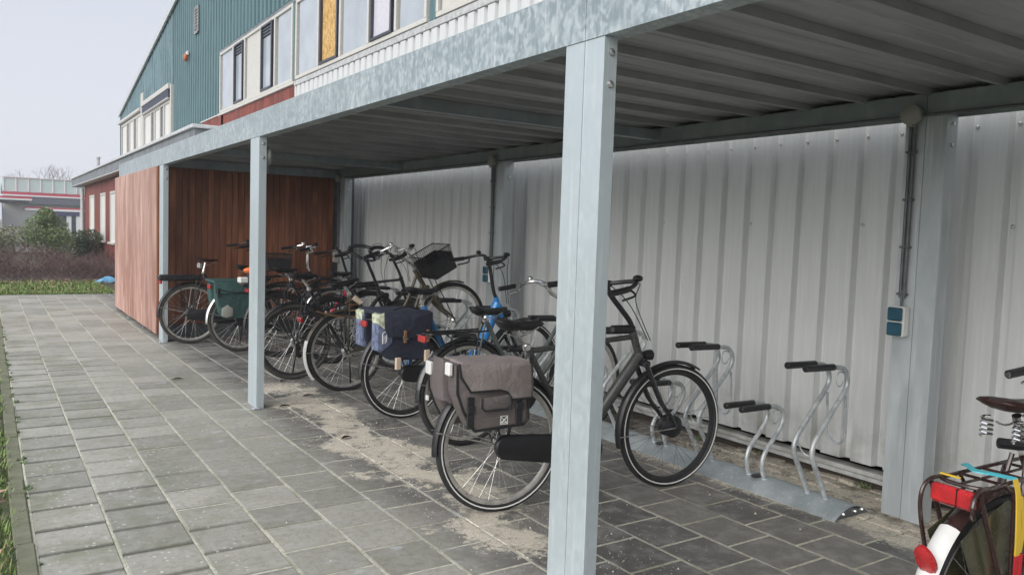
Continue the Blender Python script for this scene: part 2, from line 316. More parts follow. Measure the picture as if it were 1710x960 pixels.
    def mesh(s, name, mat, smooth=True, ang=35, fix=True):
        me = bpy.data.meshes.new(name); me.from_pydata([tuple(p) for p in s.v], [], s.f)
        if fix:
            bm = bmesh.new(); bm.from_mesh(me); bmesh.ops.recalc_face_normals(bm, faces=bm.faces); bm.to_mesh(me); bm.free()
        if smooth:
            me.shade_smooth(); me.set_sharp_from_angle(angle=rad(ang))
        if s.a is not None:
            at = me.attributes.new('rnd', 'FLOAT', 'FACE'); at.data.foreach_set('value', s.a)
        me.materials.append(MATS[mat]); return me
    def build(s, name, mat, parent=None, **k):
        return link(name, s.mesh(name, mat, **k), parent)
def link(name, me, parent=None, loc=None):
    o = bpy.data.objects.new(name, me); COL.objects.link(o)
    if parent is not None: o.parent = parent
    if loc is not None: o.location = loc
    return o
def tag(o, label=None, cat=None, group=None, kind=None):
    for k, v in (('label', label), ('category', cat), ('group', group), ('kind', kind)):
        if v: o[k] = v
    return o
def empty(name, loc=(0, 0, 0), rot=(0, 0, 0), **k):
    o = bpy.data.objects.new(name, None); COL.objects.link(o); o.location = loc; o.rotation_euler = rot; o.empty_display_size = .1
    return tag(o, **k)
def bez(pts, k=6):
    """Catmull-Rom through pts"""
    P = [Vector(p) for p in pts]; out = []
    for i in range(len(P)-1):
        a, b, c, d = P[max(i-1, 0)], P[i], P[i+1], P[min(i+2, len(P)-1)]
        for j in range(k):
            t = j/k; out.append(.5*((2*b)+(c-a)*t+(2*a-5*b+4*c-d)*t*t+(3*b-a-3*c+d)*t**3))
    out.append(P[-1]); return out

# ================================================================= GROUND
def flat(name, x0, x1, y0, y1, z, mat, nx=1, ny=1):
    m = MB(); m.v = [(x0+(x1-x0)*i/nx, y0+(y1-y0)*j/ny, z) for j in range(ny+1) for i in range(nx+1)]
    m.f = [(j*(nx+1)+i, j*(nx+1)+i+1, (j+1)*(nx+1)+i+1, (j+1)*(nx+1)+i) for j in range(ny) for i in range(nx)]
    return tag(m.build(name, mat, smooth=False, fix=False), kind='structure')
flat('ground', -400, 400, -100, 600, -.09, 'far_ground')
flat('lawn', -9, .085, -4, 20.6, -.02, 'lawn_soil'); flat('lawn', .085, 2.9, 16.9, 20.6, -.024, 'lawn_soil')
flat('flower_bed', -12, 2.9, 20.6, 27, -.03, 'soil')
flat('road', -60, 60, 38, 52, -.05, 'asphalt')
pav = flat('pavement', .085, 3.74, -3.5, 16.8, -.0075, 'joint_bed')
m = MB()
for i in range(13): m.box((.165+i*.2965-.0052, -3.5, -.02), (.165+i*.2965+.0052, 16.8, -.0022))
tag(m.build('joint_sand', 'joint_sand', pav, smooth=False), kind='stuff')
SX, SY = .2965, .298
tiles = []
for i in range(12):
    xa = .165+i*SX; row = 0; y = 4.04-18*SY+(SY/2 if i % 2 else 0)
    while y < 16.75:
        y1 = min(y+SY, 16.8)
        if y1-y > .08: tiles.append((xa+SX/2, (y+y1)/2, y1-y))
        y += SY
def visible(x, y):
    d = Vector((x, y, 0))-EYE; z = d.dot(f)
    if z < .3: return False
    px, py = 512+FPX*.599*d.dot(r)/z, 287-FPX*.599*d.dot(u)/z
    return -60 < px < 1084 and py < 640
vis = sorted([t for t in tiles if visible(t[0], t[1])], key=lambda t: (Vector((t[0], t[1], 0))-EYE).length)
GX, GY = .010, .011
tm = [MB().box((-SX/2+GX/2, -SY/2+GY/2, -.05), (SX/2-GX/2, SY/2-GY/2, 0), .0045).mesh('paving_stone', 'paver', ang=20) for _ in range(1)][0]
near = set()
for (x, y, l) in vis[:296]:
    if abs(l-SY) > .01: continue
    o = link('paving_stone', tm, pav, (x+random.uniform(-.001, .001), y, random.uniform(-.0012, .0022)))
    o.rotation_euler = (random.uniform(-.004, .004), random.uniform(-.004, .004), random.uniform(-.005, .005)); near.add((x, y, l))
m = MB(); m.a = []
for t in tiles:
    if t in near: continue
    x, y, l = t; k = len(m.f); z = random.uniform(-.001, .002)
    m.box((x-SX/2+GX/2, y-l/2+GY/2, -.05), (x+SX/2-GX/2, y+l/2-GY/2, z), .0035); m.a += [random.random()]*(len(m.f)-k)
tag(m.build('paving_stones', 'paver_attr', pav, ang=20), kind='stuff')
em = MB().box((.088, -.4975, -.09), (.160, .4975, 0), .006).mesh('edging_stone', 'mossy_concrete')
for k in range(18): 
    o = link('edging_stone', em, pav, (random.uniform(-.004, .004), -.6+k, .003+random.uniform(-.002, .004))); o.rotation_euler = (0, random.uniform(-.03, .03), random.uniform(-.004, .004))
em2 = MB().box((-.4975, 16.805, -.09), (.4975, 16.885, 0), .006).mesh('edging_stone', 'concrete')
for k in range(3): link('edging_stone', em2, pav, (.6+k, 0, .002))
m = MB()
for (x, y, l) in tiles:
    if x > .75+.25*sin(y*2.3) and y+l/2 < 16.7: m.box((x-SX/2+GX/2+.001, y+l/2-GY/2-.001, -.02), (x+SX/2-GX/2-.001, y+l/2+GY/2+.001, -.0016+random.uniform(-.001, .0004)))
tag(m.build('joint_sand', 'joint_sand', pav, smooth=False), kind='stuff')
# strip of old bricks along the wall
strip = flat('brick_strip', 3.74, 4.32, -2, 10.2, -.018, 'soil')
bm_ = MB().box((-.047, -.097, -.05), (.047, .097, 0), .008).mesh('brick', 'old_brick')
n_ = 0
for c in range(6):
    y = 1.2+(c % 2)*.1
    while y < 7.4 and n_ < 200:
        if random.random() < .93 and not (c > 3 and random.random() < .25):
            o = link('brick', bm_, strip, (3.80+c*.101, y, random.uniform(-.016, .0))); o.rotation_euler = (random.uniform(-.06, .06), random.uniform(-.06, .06), random.uniform(-.06, .06)); n_ += 1
        y += .201
# grass, leaves
def grass(name, areas, label, n, h=(.02, .055), holes=True):
    m = MB(); m.a = []
    for (x0, x1, y0, y1, share) in areas:
        for k in range(int(n*share)):
            x = random.uniform(x0, x1); t = random.random(); y = y0+(y1-y0)*t**1.7; 
            if sin(x*9+y*3.1)+sin(y*7.3-x*5) > 1.25 and random.random() < .8: continue
            a = random.uniform(0, 2*pi); hh = random.uniform(*h)*(1+.02*y); wd = .0022+.00035*y; ln = random.uniform(.01, .04)
            b = len(m.v); ca, sa = cos(a), sin(a); z = -.02
            m.v += [(x-sa*wd, y+ca*wd, z), (x+sa*wd, y-ca*wd, z), (x+ca*ln*.5+sa*wd*.7, y+sa*ln*.5-ca*wd*.7, z+hh*.65), (x+ca*ln*.5-sa*wd*.7, y+sa*ln*.5+ca*wd*.7, z+hh*.65), (x+ca*ln*1.2, y+sa*ln*1.2, z+hh)]
            m.f += [(b, b+1, b+2, b+3), (b+3, b+2, b+4)]; q = random.random(); m.a += [q, q]
    return tag(m.build(name, 'grass_blade', smooth=False, fix=False), label, 'grass', kind='stuff')
grass('lawn_grass', [(-1.1, .10, 1.8, 17, .62), (-4, 2.1, 16.95, 20.5, .38)], 'short green grass growing beside and beyond the paved path', 52000)
def leaves(name, areas, mat, n, size, label, cat='leaves', z=.0):
    m = MB(); m.a = []
    for (x0, x1, y0, y1, share) in areas:
        for k in range(int(n*share)):
            x, y = random.uniform(x0, x1), random.uniform(y0, y1); s_ = random.uniform(.6, 1.2)*size; a = random.uniform(0, 6.3); t = random.uniform(-.5, .5); b = len(m.v); zz = z+random.uniform(.005, .04)
            for (p, q, h) in ((-1, 0, 0), (-.2, .55, .2), (.9, .1, .35), (-.1, -.5, .15)):
                m.v.append((x+s_*(p*cos(a)-q*sin(a)), y+s_*(p*sin(a)+q*cos(a)), zz+s_*(h+p*t*.5)))
            m.f.append((b, b+1, b+2, b+3)); m.a.append(random.random())
    return tag(m.build(name, mat, smooth=False, fix=False), label, cat, kind='stuff')
leaves('fallen_leaves', [(-4, 2.4, 19.4, 20.9, .8), (-.9, .05, 2, 8, .08), (-3, 2, 17, 20, .12)], 'leaf_dry', 750, .05, 'brown fallen leaves scattered on the lawn before the bare hedge')
dead = MB().quadstrip([[(x, .018*sin(pi*t)*s_, .004+.012*sin(pi*t)*(1 if s_ else .2)) for s_ in (-1, 0, 1)] for t, x in ((i/5, -.055+.11*i/5) for i in range(6))], closed=False, caps=False).mesh('dead_leaf', 'leather_brown')
for (x, y, a, lb) in ((1.93, 6.05, .3, 'dark curled dead leaf lying just right of the middle front post'), (2.22, 6.35, .2, 'small dark leaf lying on the sand in front of the black derailleur bicycle'), (2.0, 4.95, .5, 'narrow brown leaf lying on the sand band left of the blue bicycle'), (1.42, 7.5, .1, 'dark leaf scrap lying on the path left of the middle front post'), (2.22, 7.05, 1.2, 'dark leaf lying beneath the tyre of the black derailleur bicycle')):
    o = link('dead_leaf', dead, None, (x, y, .001)); o.rotation_euler = (0, 0, a); tag(o, lb, 'leaf', 'dead leaves on the paving')

# sand crumbs and grit
m = MB(); m.a = []
for k in range(5200):
    t = random.random(); y = random.uniform(2.3, 7.4); x = random.gauss(2.12, .26) if t < .7 else (random.uniform(3.3, 3.62) if t < .85 else random.uniform(.2, 3.6))
    s_ = random.uniform(.0012, .0042)*(1 if random.random() < .95 else 2); b = len(m.v); a = random.uniform(0, 6.3)
    m.v += [(x+s_*cos(a+q), y+s_*sin(a+q), .001) for q in (0, 2.1, 4.2)]+[(x, y, .001+s_*1.1)]; m.f += [(b, b+1, b+3), (b+1, b+2, b+3), (b+2, b, b+3)]; q = random.random(); m.a += [q]*3
tag(m.build('grit', 'grit', smooth=False, fix=False), 'loose sand and grit scattered over the stones under the shelter', 'grit', kind='stuff')
# weeds at the foot of the wall and along the kerb
m = MB(); m.a = []
spots = [(random.uniform(4.18, 4.29), random.uniform(1.2, 8), random.uniform(.3, 1)) for _ in range(7)]+[(4.24, 2.62, .9)]+[(random.gauss(.165, .01), random.uniform(2.4, 12), random.uniform(.15, .5)) for _ in range(46)]+[(3.74+random.gauss(0, .02), random.uniform(1.6, 8), .3) for _ in range(12)]
for (x, y, q) in spots:
    for k in range(int(14+22*q)):
        a = random.uniform(0, 6.3); l = random.uniform(.015, .05)*q+.006; w_ = .003+.002*q; h = random.uniform(.2, .9)*l; b = len(m.v); ox, oy = random.gauss(0, .02*q), random.gauss(0, .03*q)
        m.v += [(x+ox-w_*sin(a), y+oy+w_*cos(a), 0), (x+ox+w_*sin(a), y+oy-w_*cos(a), 0), (x+ox+l*cos(a), y+oy+l*sin(a), h+.004)]; m.f.append((b, b+1, b+2)); m.a.append(random.random())
tag(m.build('weeds', 'leaf_green', smooth=False, fix=False), 'small green weeds sprouting at the wall foot and along the kerb', 'weeds', kind='stuff')

# ================================================================= MAIN BUILDING
WX = 4.3
bld = empty('office_building', (WX, 13, 0), label='long teal and light grey corrugated building with a sloping roof and upper windows', cat='building')
def B(m, name, mat, parent=bld, **k):       # world-space mesh below a parent that stands at its location
    L = parent.matrix_world.translation if False else Vector(parent.location)
    m.v = [(p[0]-L.x, p[1]-L.y, p[2]-L.z) for p in m.v]; return m.build(name, mat, parent, **k)
def profile(y0, y1, pitch, phase, depth, crest=.64, side=.07):
    """trapezoid profile (y, dx) ; crest towards -x"""
    pts = []; k = math.floor((y0-phase)/pitch)-1
    while phase+k*pitch < y1+pitch:
        yc = phase+k*pitch; tr = pitch*(1-crest-2*side)/2
        for (dy, d) in ((-tr, 0), (tr, 0), (tr+side*pitch, -depth), (pitch-tr-side*pitch, -depth)): pts.append((yc+dy, d))
        k += 1
    def at(y):
        for (a, b) in zip(pts, pts[1:]):
            if a[0] <= y <= b[0]: return b[1] if b[0] == a[0] else a[1]+(b[1]-a[1])*(y-a[0])/(b[0]-a[0])
        return 0
    res = [(y0, at(y0))]+[p for p in pts if y0 < p[0] < y1]+[(y1, at(y1))]
    return res
def sheet(y0, y1, zlo, zhi, X, pitch, phase, depth, **k):
    pr = profile(y0, y1, pitch, phase, depth, **k); m = MB()
    lo_ = zlo if callable(zlo) else (lambda y: zlo); hi = zhi if callable(zhi) else (lambda y: zhi)
    m.quadstrip([[(X+d, y, lo_(y)) for y, d in pr], [(X+d, y, hi(y)) for y, d in pr], [(X+d+.004, y, hi(y)) for y, d in pr], [(X+d+.004, y, lo_(y)) for y, d in pr]], closed=False, caps=False)
    return m
# light grey sheets behind the shelter, three ribs each
PH = 2.556
k = -20; y = PH+.03-.204*3*9
while y < 13.05:
    y1 = min(y+.612, 13.05); B(sheet(y+.0, y1-.0003, .132, 3.695, WX-.004, .204, PH, .043), 'wall_sheet', 'wall_sheet'); y = y1
B(MB().box((WX+.02, -3, .2), (WX+10, 33.2, 5.2)), 'wall_core', 'under_dark')
B(MB().box((WX-.075, -3, .075), (WX+.02, 10.2, .102), .004), 'base_rail', 'wall_trim')
B(MB().box((WX-.05, -3, .038), (WX+.02, 10.2, .073), .004), 'base_rail', 'flash')
B(MB().box((WX+.01, -3, -.06), (WX+.06, 13, .035)), 'foundation', 'foundation')
rv = MB().ellipsoid((0, 0, 0), (.008, .010, .010), 8, 5).mesh('rivet', 'steel')
kk = 0
y = PH-.204*4
while y < 9.9:
    link('rivet', rv, bld, (-.010, y-13, 2.032)); 
    if kk % 4 == 1: link('rivet', rv, bld, (-.010, y-13, 1.52))
    kk += 1; y += .204
# flashing strips and teal cladding
B(MB().box((WX-.06, -3, 3.70), (WX+.02, 13.05, 3.78), .004), 'sill_flashing', 'flash')
B(MB().box((WX-.075, 13.06, 3.735), (WX+.02, 18.15, 3.783), .004).box((WX-.095, 18.152, 3.735), (WX-.02, 19.72, 3.765), .004), 'sill_flashing', 'white_frame')
ROOF = lambda y: 5.30+(33.2-y)*.178 if y > 12 else 5.30+(33.2-12)*.178-(12-y)*.178
xs = [-3+i for i in range(0, 37)]
def teal_piece(y0, y1, zlo, mat='teal', hi=None, pitch=.25): B(sheet(y0, y1, zlo, hi or ROOF, WX-.006, pitch, .1, .06, crest=.45, side=.08), 'teal_sheet', mat)
y = -3
while y < 18.1: teal_piece(y, min(y+1, 18.1), 5.12); y += 1
for a in range(5): teal_piece(18.1+a*1.0, 18.1+(a+1)*1.0, 2.8)
for a in range(10): teal_piece(23.1+a*1.01, 23.1+(a+1)*1.01-.002, 5.10 if a < 5 else 4.95, 'teal_weathered', pitch=.34)
B(MB().box((WX-.03, 18.05, 5.07), (WX+.0, 12.9, 5.13)), 'drip_edge', 'teal'); B(MB().box((WX-.06, -3, 5.06), (WX+.02, 18.12, 5.118)), 'drip_edge', 'dark_flash')
# roof and its verge trim
pr = [(-3, ROOF(-3)), (12, ROOF(12)), (33.2, ROOF(33.2))]
m = MB().quadstrip([[(WX-.09, y, z) for y, z in pr]+[(WX-.09, y, z+.09) for y, z in pr[::-1]], [(WX+12, y, z) for y, z in pr]+[(WX+12, y, z+.09) for y, z in pr[::-1]]]); B(m, 'roof', 'dark_flash')
m = MB().quadstrip([[(WX-.14, y, z-.05) for y, z in pr]+[(WX-.14, y, z+.11) for y, z in pr[::-1]], [(WX-.093, y, z-.05) for y, z in pr]+[(WX-.093, y, z+.11) for y, z in pr[::-1]]]); B(m, 'verge_trim', 'zinc_trim')
B(MB().box((WX-.06, 33.2, 2.5), (WX+10, 33.3, 5.25)), 'end_wall', 'teal')
# red boards below the far windows
y = 13.06
while y < 19.5:
    e_ = .045 if y > 17.8 else 0
    B(MB().box((WX-.035-e_, y+.004, 2.6), (WX-.01-e_, y+.278, 3.733), .008), 'board', 'red_board'); y += .30
B(MB().box((WX-.01, 13.05, 2.5), (WX+.015, 18.1, 3.73)), 'board_backing', 'under_dark')
def window(y0, y1, z0, z1, panes, X=WX, frame='white_frame', t=.055, depth=.07):
    """panes: list of (ya, yb, kind)"""
    m = MB(); m.box((X-depth, y0, z0), (X, y1, z0+t), .004).box((X-depth, y0, z1-t), (X, y1, z1), .004)
    ed = [y0+t/2]+[ (panes[i][1]+panes[i+1][0])/2 for i in range(len(panes)-1)]+[y1-t/2]
    for e in ed: m.box((X-depth-.003, e-t/2, z0+t), (X-.002, e+t/2, z1-t), .004)
    fr = B(m, 'window', frame); 
    L = Vector(bld.location)
    def sub(m2, name, mat): m2.v = [(p[0]-L.x, p[1]-L.y, p[2]-L.z) for p in m2.v]; return m2.build(name, mat, fr)
    for (a, b, kind) in panes:
        mt = {'g': 'pane_glass', 'd': 'pane_glass', 'w': 'white_frame', 'o': 'osb', 'b': 'blind', 'l': 'lilac_panel', 'k': 'pane_dark'}[kind[0]]
        a2, b2 = a, b; zb, zt = z0+t, z1-t
        if 'f' in kind:                     # dark casement
            m2 = MB(); q = .038
            m2.box((X-depth-.02, a, zb), (X-.01, b, zb+q), .004).box((X-depth-.02, a, zt-q), (X-.01, b, zt), .004).box((X-depth-.02, a, zb+q), (X-.01, a+q, zt-q), .004).box((X-depth-.02, b-q, zb+q), (X-.01, b, zt-q), .004)
            sub(m2, 'casement', 'dark_frame'); a2, b2, zb, zt = a+q, b-q, zb+q, zt-q
        if 'v' in kind:                     # vent louvre on top
            m2 = MB()
            for i in range(3): m2.box((X-depth+.005, a2, zt-.05-i*.055), (X-.012, b2, zt-.012-i*.055), .003)
            sub(m2, 'vent', 'dark_frame'); zt -= .17
        sub(MB().box((X-depth+.03, a2, zb), (X-.006, b2, zt)), 'board' if kind[0] == 'o' else 'pane', mt)
    return fr
window(13.14, 18.02, 3.785, 5.06, [(13.25, 13.98, 'g'), (14.24, 14.9, 'dfv'), (15.0, 15.95, 'w'), (16.15, 16.8, 'dfv'), (17.05, 17.88, 'g')])
window(8.33, 12.98, 3.79, 5.06, [(8.42, 9.08, 'g'), (9.26, 9.92, 'lf'), (10.12, 10.95, 'g'), (11.1, 11.83, 'of'), (12.02, 12.86, 'g')])
window(3.2, 8.10, 3.79, 5.06, [(3.3, 4.2, 'g'), (4.35, 5.1, 'lf'), (5.25, 6.2, 'w'), (6.35, 7.05, 'g'), (7.15, 8.0, 'w')])
for y0 in (13.0, 8.15): B(MB().box((WX-.05, y0+.01, 3.785), (WX+.0, y0+.13, 5.06), .004), 'teal_pilaster', 'teal')
window(23.55, 27.9, 3.75, 4.78, [(23.7, 24.4, 'b'), (24.55, 25.0, 'k'), (25.15, 25.9, 'b'), (26.05, 26.5, 'k'), (26.7, 27.75, 'b')], t=.09)
window(28.4, 32.9, 3.75, 4.93, [(28.6, 29.3, 'b'), (29.4, 29.9, 'k'), (30.1, 30.9, 'b'), (31.05, 31.5, 'k'), (31.65, 32.7, 'b')], t=.09)
B(MB().box((WX-.16, 23.4, 5.02), (WX-.02, 27.9, 5.16), .01), 'awning_box', 'white_frame')
B(MB().box((WX-.13, 23.5, 4.80), (WX-.09, 27.85, 5.019)), 'awning', 'awning'); B(MB().box((WX-.15, 23.5, 4.765), (WX-.08, 27.85, 4.80), .005), 'awning_bar', 'white_frame')
B(MB().box((WX-.16, 28.35, 4.96), (WX-.02, 33.2, 5.06), .01), 'awning_box', 'white_frame')
B(MB().box((WX-.10, 27.92, 3.7), (WX-.02, 28.32, 5.5), .01), 'downpipe_box', 'white_frame'); B(MB().box((WX-.12, 23.2, 3.1), (WX-.03, 23.28, 5.1), .01), 'awning_guide', 'white_frame')
# grille and small lamp on the teal wall
m = MB()
for i in range(8): m.box((-.006, -.17, -.27+i*.074), (.0, .17, -.248+i*.074), .001)
m.box((-.01, -.2, -.31), (.01, -.18, .31)).box((-.01, .18, -.31), (.01, .2, .31)).box((-.01, -.2, -.31), (.01, .2, -.29)).box((-.01, -.2, .29), (.01, .2, .31))
vt = empty('wall_vent', (WX-.10, 20.2, 6.2), label='small white slatted ventilation grille high on the teal wall', cat='vent'); m.build('slats', 'flash', vt, smooth=False); MB().box((.012, -.2, -.31), (.03, .2, .31)).build('backing', 'dark_frame', vt)
al = empty('alarm_light', (WX-.10, 21.2, 5.48), label='small orange alarm light on the teal wall below the ventilation grille', cat='alarm'); MB().ellipsoid((-.04, 0, 0), (.06, .08, .1)).build('lens', 'copper_lamp', al); MB().box((-.02, -.08, .06), (.03, .08, .16), .01).build('bracket', 'white_plastic', al)

# ================================================================= ANNEX
ann = empty('annex', (2.95, 13.2, 0), label='low annex with dark red boards, narrow windows and a flat grey roof edge', cat='building')
def A(m, name, mat, **k): return B(m, name, mat, ann, **k)
A(MB().box((2.69, 13.0, 2.62), (WX-.07, 33.9, 2.86)), 'roof_edge', 'dark_flash')
A(MB().box((2.64, 12.95, 2.862), (WX-.065, 33.95, 2.92), .008), 'roof_trim', 'zinc_trim')
A(MB().box((2.66, 12.97, 2.59), (WX-.07, 33.92, 2.618)), 'soffit', 'flash')
A(MB().box((3.0, 13.9, -.05), (WX-.02, 32.0, 2.588)), 'wall_core', 'under_dark')
y = 13.95; wins = [(24.0, 25.15), (26.2, 27.45), (29.1, 30.45)]
while y < 31.9:
    for (za, zb) in ((.02, 2.585),):
        inw = [w_ for w_ in wins if y+.14 > w_[0] and y+.14 < w_[1]]
        if inw: A(MB().box((2.95, y, .02), (2.985, y+.272, .74), .004), 'board', 'red_board'); A(MB().box((2.95, y, 2.22), (2.985, y+.272, 2.585), .004), 'board', 'red_board')
        else: A(MB().box((2.95, y, za), (2.985, y+.272, zb), .004), 'board', 'red_board')
    y += .28
for (a, b) in wins:
    fr = A(MB().box((2.94, a, .80), (2.99, a+.07, 2.22), .005).box((2.94, b-.07, .80), (2.99, b, 2.22), .005).box((2.94, a+.07, 2.15), (2.99, b-.07, 2.22), .005), 'window', 'white_frame')
    L = Vector(ann.location)
    for (nm, mb, mt) in (('pane', MB().box((2.965, a+.07, .80), (2.985, b-.07, 2.15)), 'blind'), ('sill', MB().box((2.88, a-.06, .74), (2.99, b+.06, .798), .006), 'white_frame')):
        mb.v = [(p[0]-L.x, p[1]-L.y, p[2]) for p in mb.v]; mb.build(nm, mt, fr)
A(MB().tube([(2.86, 31.95, 0), (2.86, 31.95, 2.5)], .06, 10), 'downpipe', 'zinc_trim')
tag(MB().tube([(2.95, 28, 2.9), (2.95, 28, 3.32)], .045, 8).tube([(2.95, 28, 3.321), (2.95, 28, 3.36)], .065, 8).build('roof_pipe', 'flash'), 'thin grey vent pipe standing on the annex roof', 'pipe')
m = MB().box((3.2, 12.9, 2.921), (4.2, 13.9, 2.99), .01); tag(m.build('roof_kerb', 'white_frame'), 'pale flat roof hatch lying on the near corner of the annex roof', 'hatch')

# ================================================================= SHELTER
sh = empty('bike_shelter', (1.712, 2.175, 0), label='open galvanised steel bicycle shelter with a flat roof along the grey wall', cat='shelter')
def Sx(m, name, mat, **k): return B(m, name, mat, sh, **k)
X0 = 1.712
# fascia: two lengths that meet above the near post, folded lips
def fascia(y0, y1):
    pr = [(X0, 2.066), (X0, 2.252), (X0+.055, 2.252), (X0+.055, 2.244), (X0+.008, 2.244), (X0+.008, 2.074), (X0+.075, 2.074), (X0+.075, 2.105), (X0+.083, 2.105), (X0+.083, 2.066)]
    m = MB().quadstrip([[(x, y0, z) for x, z in pr], [(x, y1, z) for x, z in pr]]); Sx(m, 'fascia', 'galv', ang=20)
fascia(-3.2, 2.174); fascia(2.177, 7.9); fascia(7.902, 13.55)
Sx(MB().box((X0+.0, -3.2, 2.2525), (X0+.06, 13.55, 2.256), .001), 'fascia_cap', 'galv_post')
# roof deck: trays with a step at each seam
y = -3.2+.0; k = 0
y = 2.193-.35*15
while y < 13.4:
    m = MB(); pr = [(y+.002, 2.150), (y+.005, 2.116), (y+.030, 2.116), (y+.044, 2.150), (y+.14, 2.150), (y+.147, 2.145), (y+.155, 2.150), (y+.25, 2.150), (y+.257, 2.145), (y+.265, 2.15), (y+.348, 2.150)]
    pr = [(a, b+.045) for a, b in pr]
    m.quadstrip([[(X0+.014, a, b) for a, b in pr]+[(X0+.014, a, b+.01) for a, b in pr[::-1]], [(4.035, a, b-.005) for a, b in pr]+[(4.035, a, b+.005) for a, b in pr[::-1]]]); Sx(m, 'roof_tray', 'roof_deck', smooth=False); y += .35
Sx(MB().box((X0+.012, -3.2, 2.212), (4.04, 13.5, 2.225)), 'roof_cover', 'flash')
# front and back posts: two folded channels back to back
def post(x, y0, w_, d, ztop, mat, holes=True, plate=False):
    t = .004; pr = lambda a, b: [(x, a), (x+d, a), (x+d, a+t), (x+t, a+t), (x+t, b), (x, b)]
    yc = y0+w_/2
    m = MB().quadstrip([[(p, q, 0) for p, q in pr(y0, yc-.0015)], [(p, q, ztop) for p, q in pr(y0, yc-.0015)]])
    pr2 = [(x, yc+.0015), (x+t, yc+.0015), (x+t, y0+w_-t), (x+d, y0+w_-t), (x+d, y0+w_), (x, y0+w_)]
    m.quadstrip([[(p, q, 0) for p, q in pr2], [(p, q, ztop) for p, q in pr2]])
    m.box((x+t+.001, y0+t+.001, .0), (x+d-.004, y0+w_-t-.001, ztop-.001))
    o = Sx(m, 'post', mat, ang=20); bl = []
    for z in (ztop-.05, ztop-.155):
        q = MB().lathe([(.011, 0), (.011, -.006), (.006, -.009)], (x+d*.55, y0, z), 'y', 6); q.lathe([(.014, .001), (.014, -.001)], (x+d*.55, y0, z), 'y', 10)
        q.v = [(p[0]-sh.location.x, p[1]-sh.location.y, p[2]) for p in q.v]; q.build('bolt', 'steel', o)
    return o
for (y0, w_) in ((2.075, .21), (6.065, .235), (9.93, .24)): post(X0+.004, y0, w_, .055, 2.065, 'galv_post')
BY = ((2.112, .21), (6.10, .235), (9.95, .21), (-1.9, .21))
for (y0, w_) in BY: post(3.93, y0, w_, .10, 2.064, 'galv_bpost')
post(X0, -1.9, .21, .055, 2.066, 'galv_post')
pf = Sx(MB().box((X0-.03, 6.02, .0), (X0+.02, 6.062, .012), .002).box((X0-.04, 9.86, 0), (X0+.04, 9.928, .012), .002), 'foot_plate', 'galv_tube')
# back beam, channel with a lower lip
for (a, b) in ((-3.2, 2.216), (2.219, 6.2), (6.203, 13.4)):
    pr = [(3.925, 2.073), (3.925, 2.166), (4.02, 2.166), (4.02, 2.160), (3.932, 2.160), (3.932, 2.08), (4.02, 2.08), (4.02, 2.067), (3.96, 2.067), (3.925, 2.067)]
    Sx(MB().quadstrip([[(x, a, z) for x, z in pr], [(x, b, z) for x, z in pr]]), 'back_beam', 'galv_back', ang=20)
Sx(MB().box((4.021, -3.2, 2.05), (4.027, 13.4, 2.1945)), 'light_stop_strip', 'galv_back')  # added strip, stops light showing between roof trays and back beam
Sx(MB().tube([(3.905, -3, 2.058), (3.905, 9.9, 2.058)], .008, 8), 'conduit', 'conduit')
for yc in (4.13, 8.24, .1, 12.1):
    pr = [(yc-.03, 2.085), (yc-.03, 2.15), (yc-.024, 2.15), (yc-.024, 2.091), (yc+.024, 2.091), (yc+.024, 2.15), (yc+.03, 2.15), (yc+.03, 2.085)]
    Sx(MB().quadstrip([[(X0+.085, a, b) for a, b in pr], [(3.924, a, b) for a, b in pr]]), 'cross_beam', 'galv_back', ang=20)
# round lamps behind the front posts
for y0, lb in ((2.075, 'round white lamp behind the nearest front post'), (6.065, 'round white lamp behind the middle front post')):
    t = empty('shelter_lamp', (X0+.057, y0+(.13 if y0 < 3 else .09), 1.93), label=lb, cat='lamp', group='round lamps behind the front posts')
    MB().lathe([(.075, 0), (.08, .01), (.08, .035), (.06, .055), (.02, .062)], (0, 0, 0), 'x', 20).build('lamp_body', 'box_grey', t)
# sockets on the back posts
for (yy, lb) in ((2.11, 'dark teal double socket with grey conduit on the nearest back post'), (6.10, 'dark teal double socket with grey conduit on the middle back post'), (9.95, 'grey double socket with conduit on the farthest back post by the brown boards')):
    t = empty('power_socket', (3.928, yy+.165, 1.02), label=lb, cat='socket', group='sockets on the back posts')
    MB().box((-.055, -.04, -.078), (-.0, .04, .078), .008).build('socket_body', 'white_plastic' if yy < 9 else 'box_grey', t)
    for zc in (-.038, .038): MB().box((-.075, -.037, zc-.034), (-.056, .04, zc+.034), .006).build('socket_lid', 'socket_teal' if yy < 9 else 'box_grey', t)
    MB().tube([(-.015, 0, .078), (-.015, 0, .10), (-.014, 0, .16)], .007, 8).tube([(-.014, -.010, .12), (-.014, -.010, .99)], .0085, 8).tube([(-.014, .010, .12), (-.014, .010, .99)], .0085, 8).build('conduit', 'conduit', t)
    for zc in (.14, .38, .62, .86): MB().box((-.028, -.026, zc-.006), (-.0, .026, zc+.006), .003).build('clip', 'conduit', t)
    MB().lathe([(.045, 0), (.052, -.01), (.052, -.05), (.04, -.058)], (-.002, .0, 1.045), 'x', 18).box((-.05, -.015, .985), (-.01, .015, 1.0)).build('junction_box', 'box_grey', t)

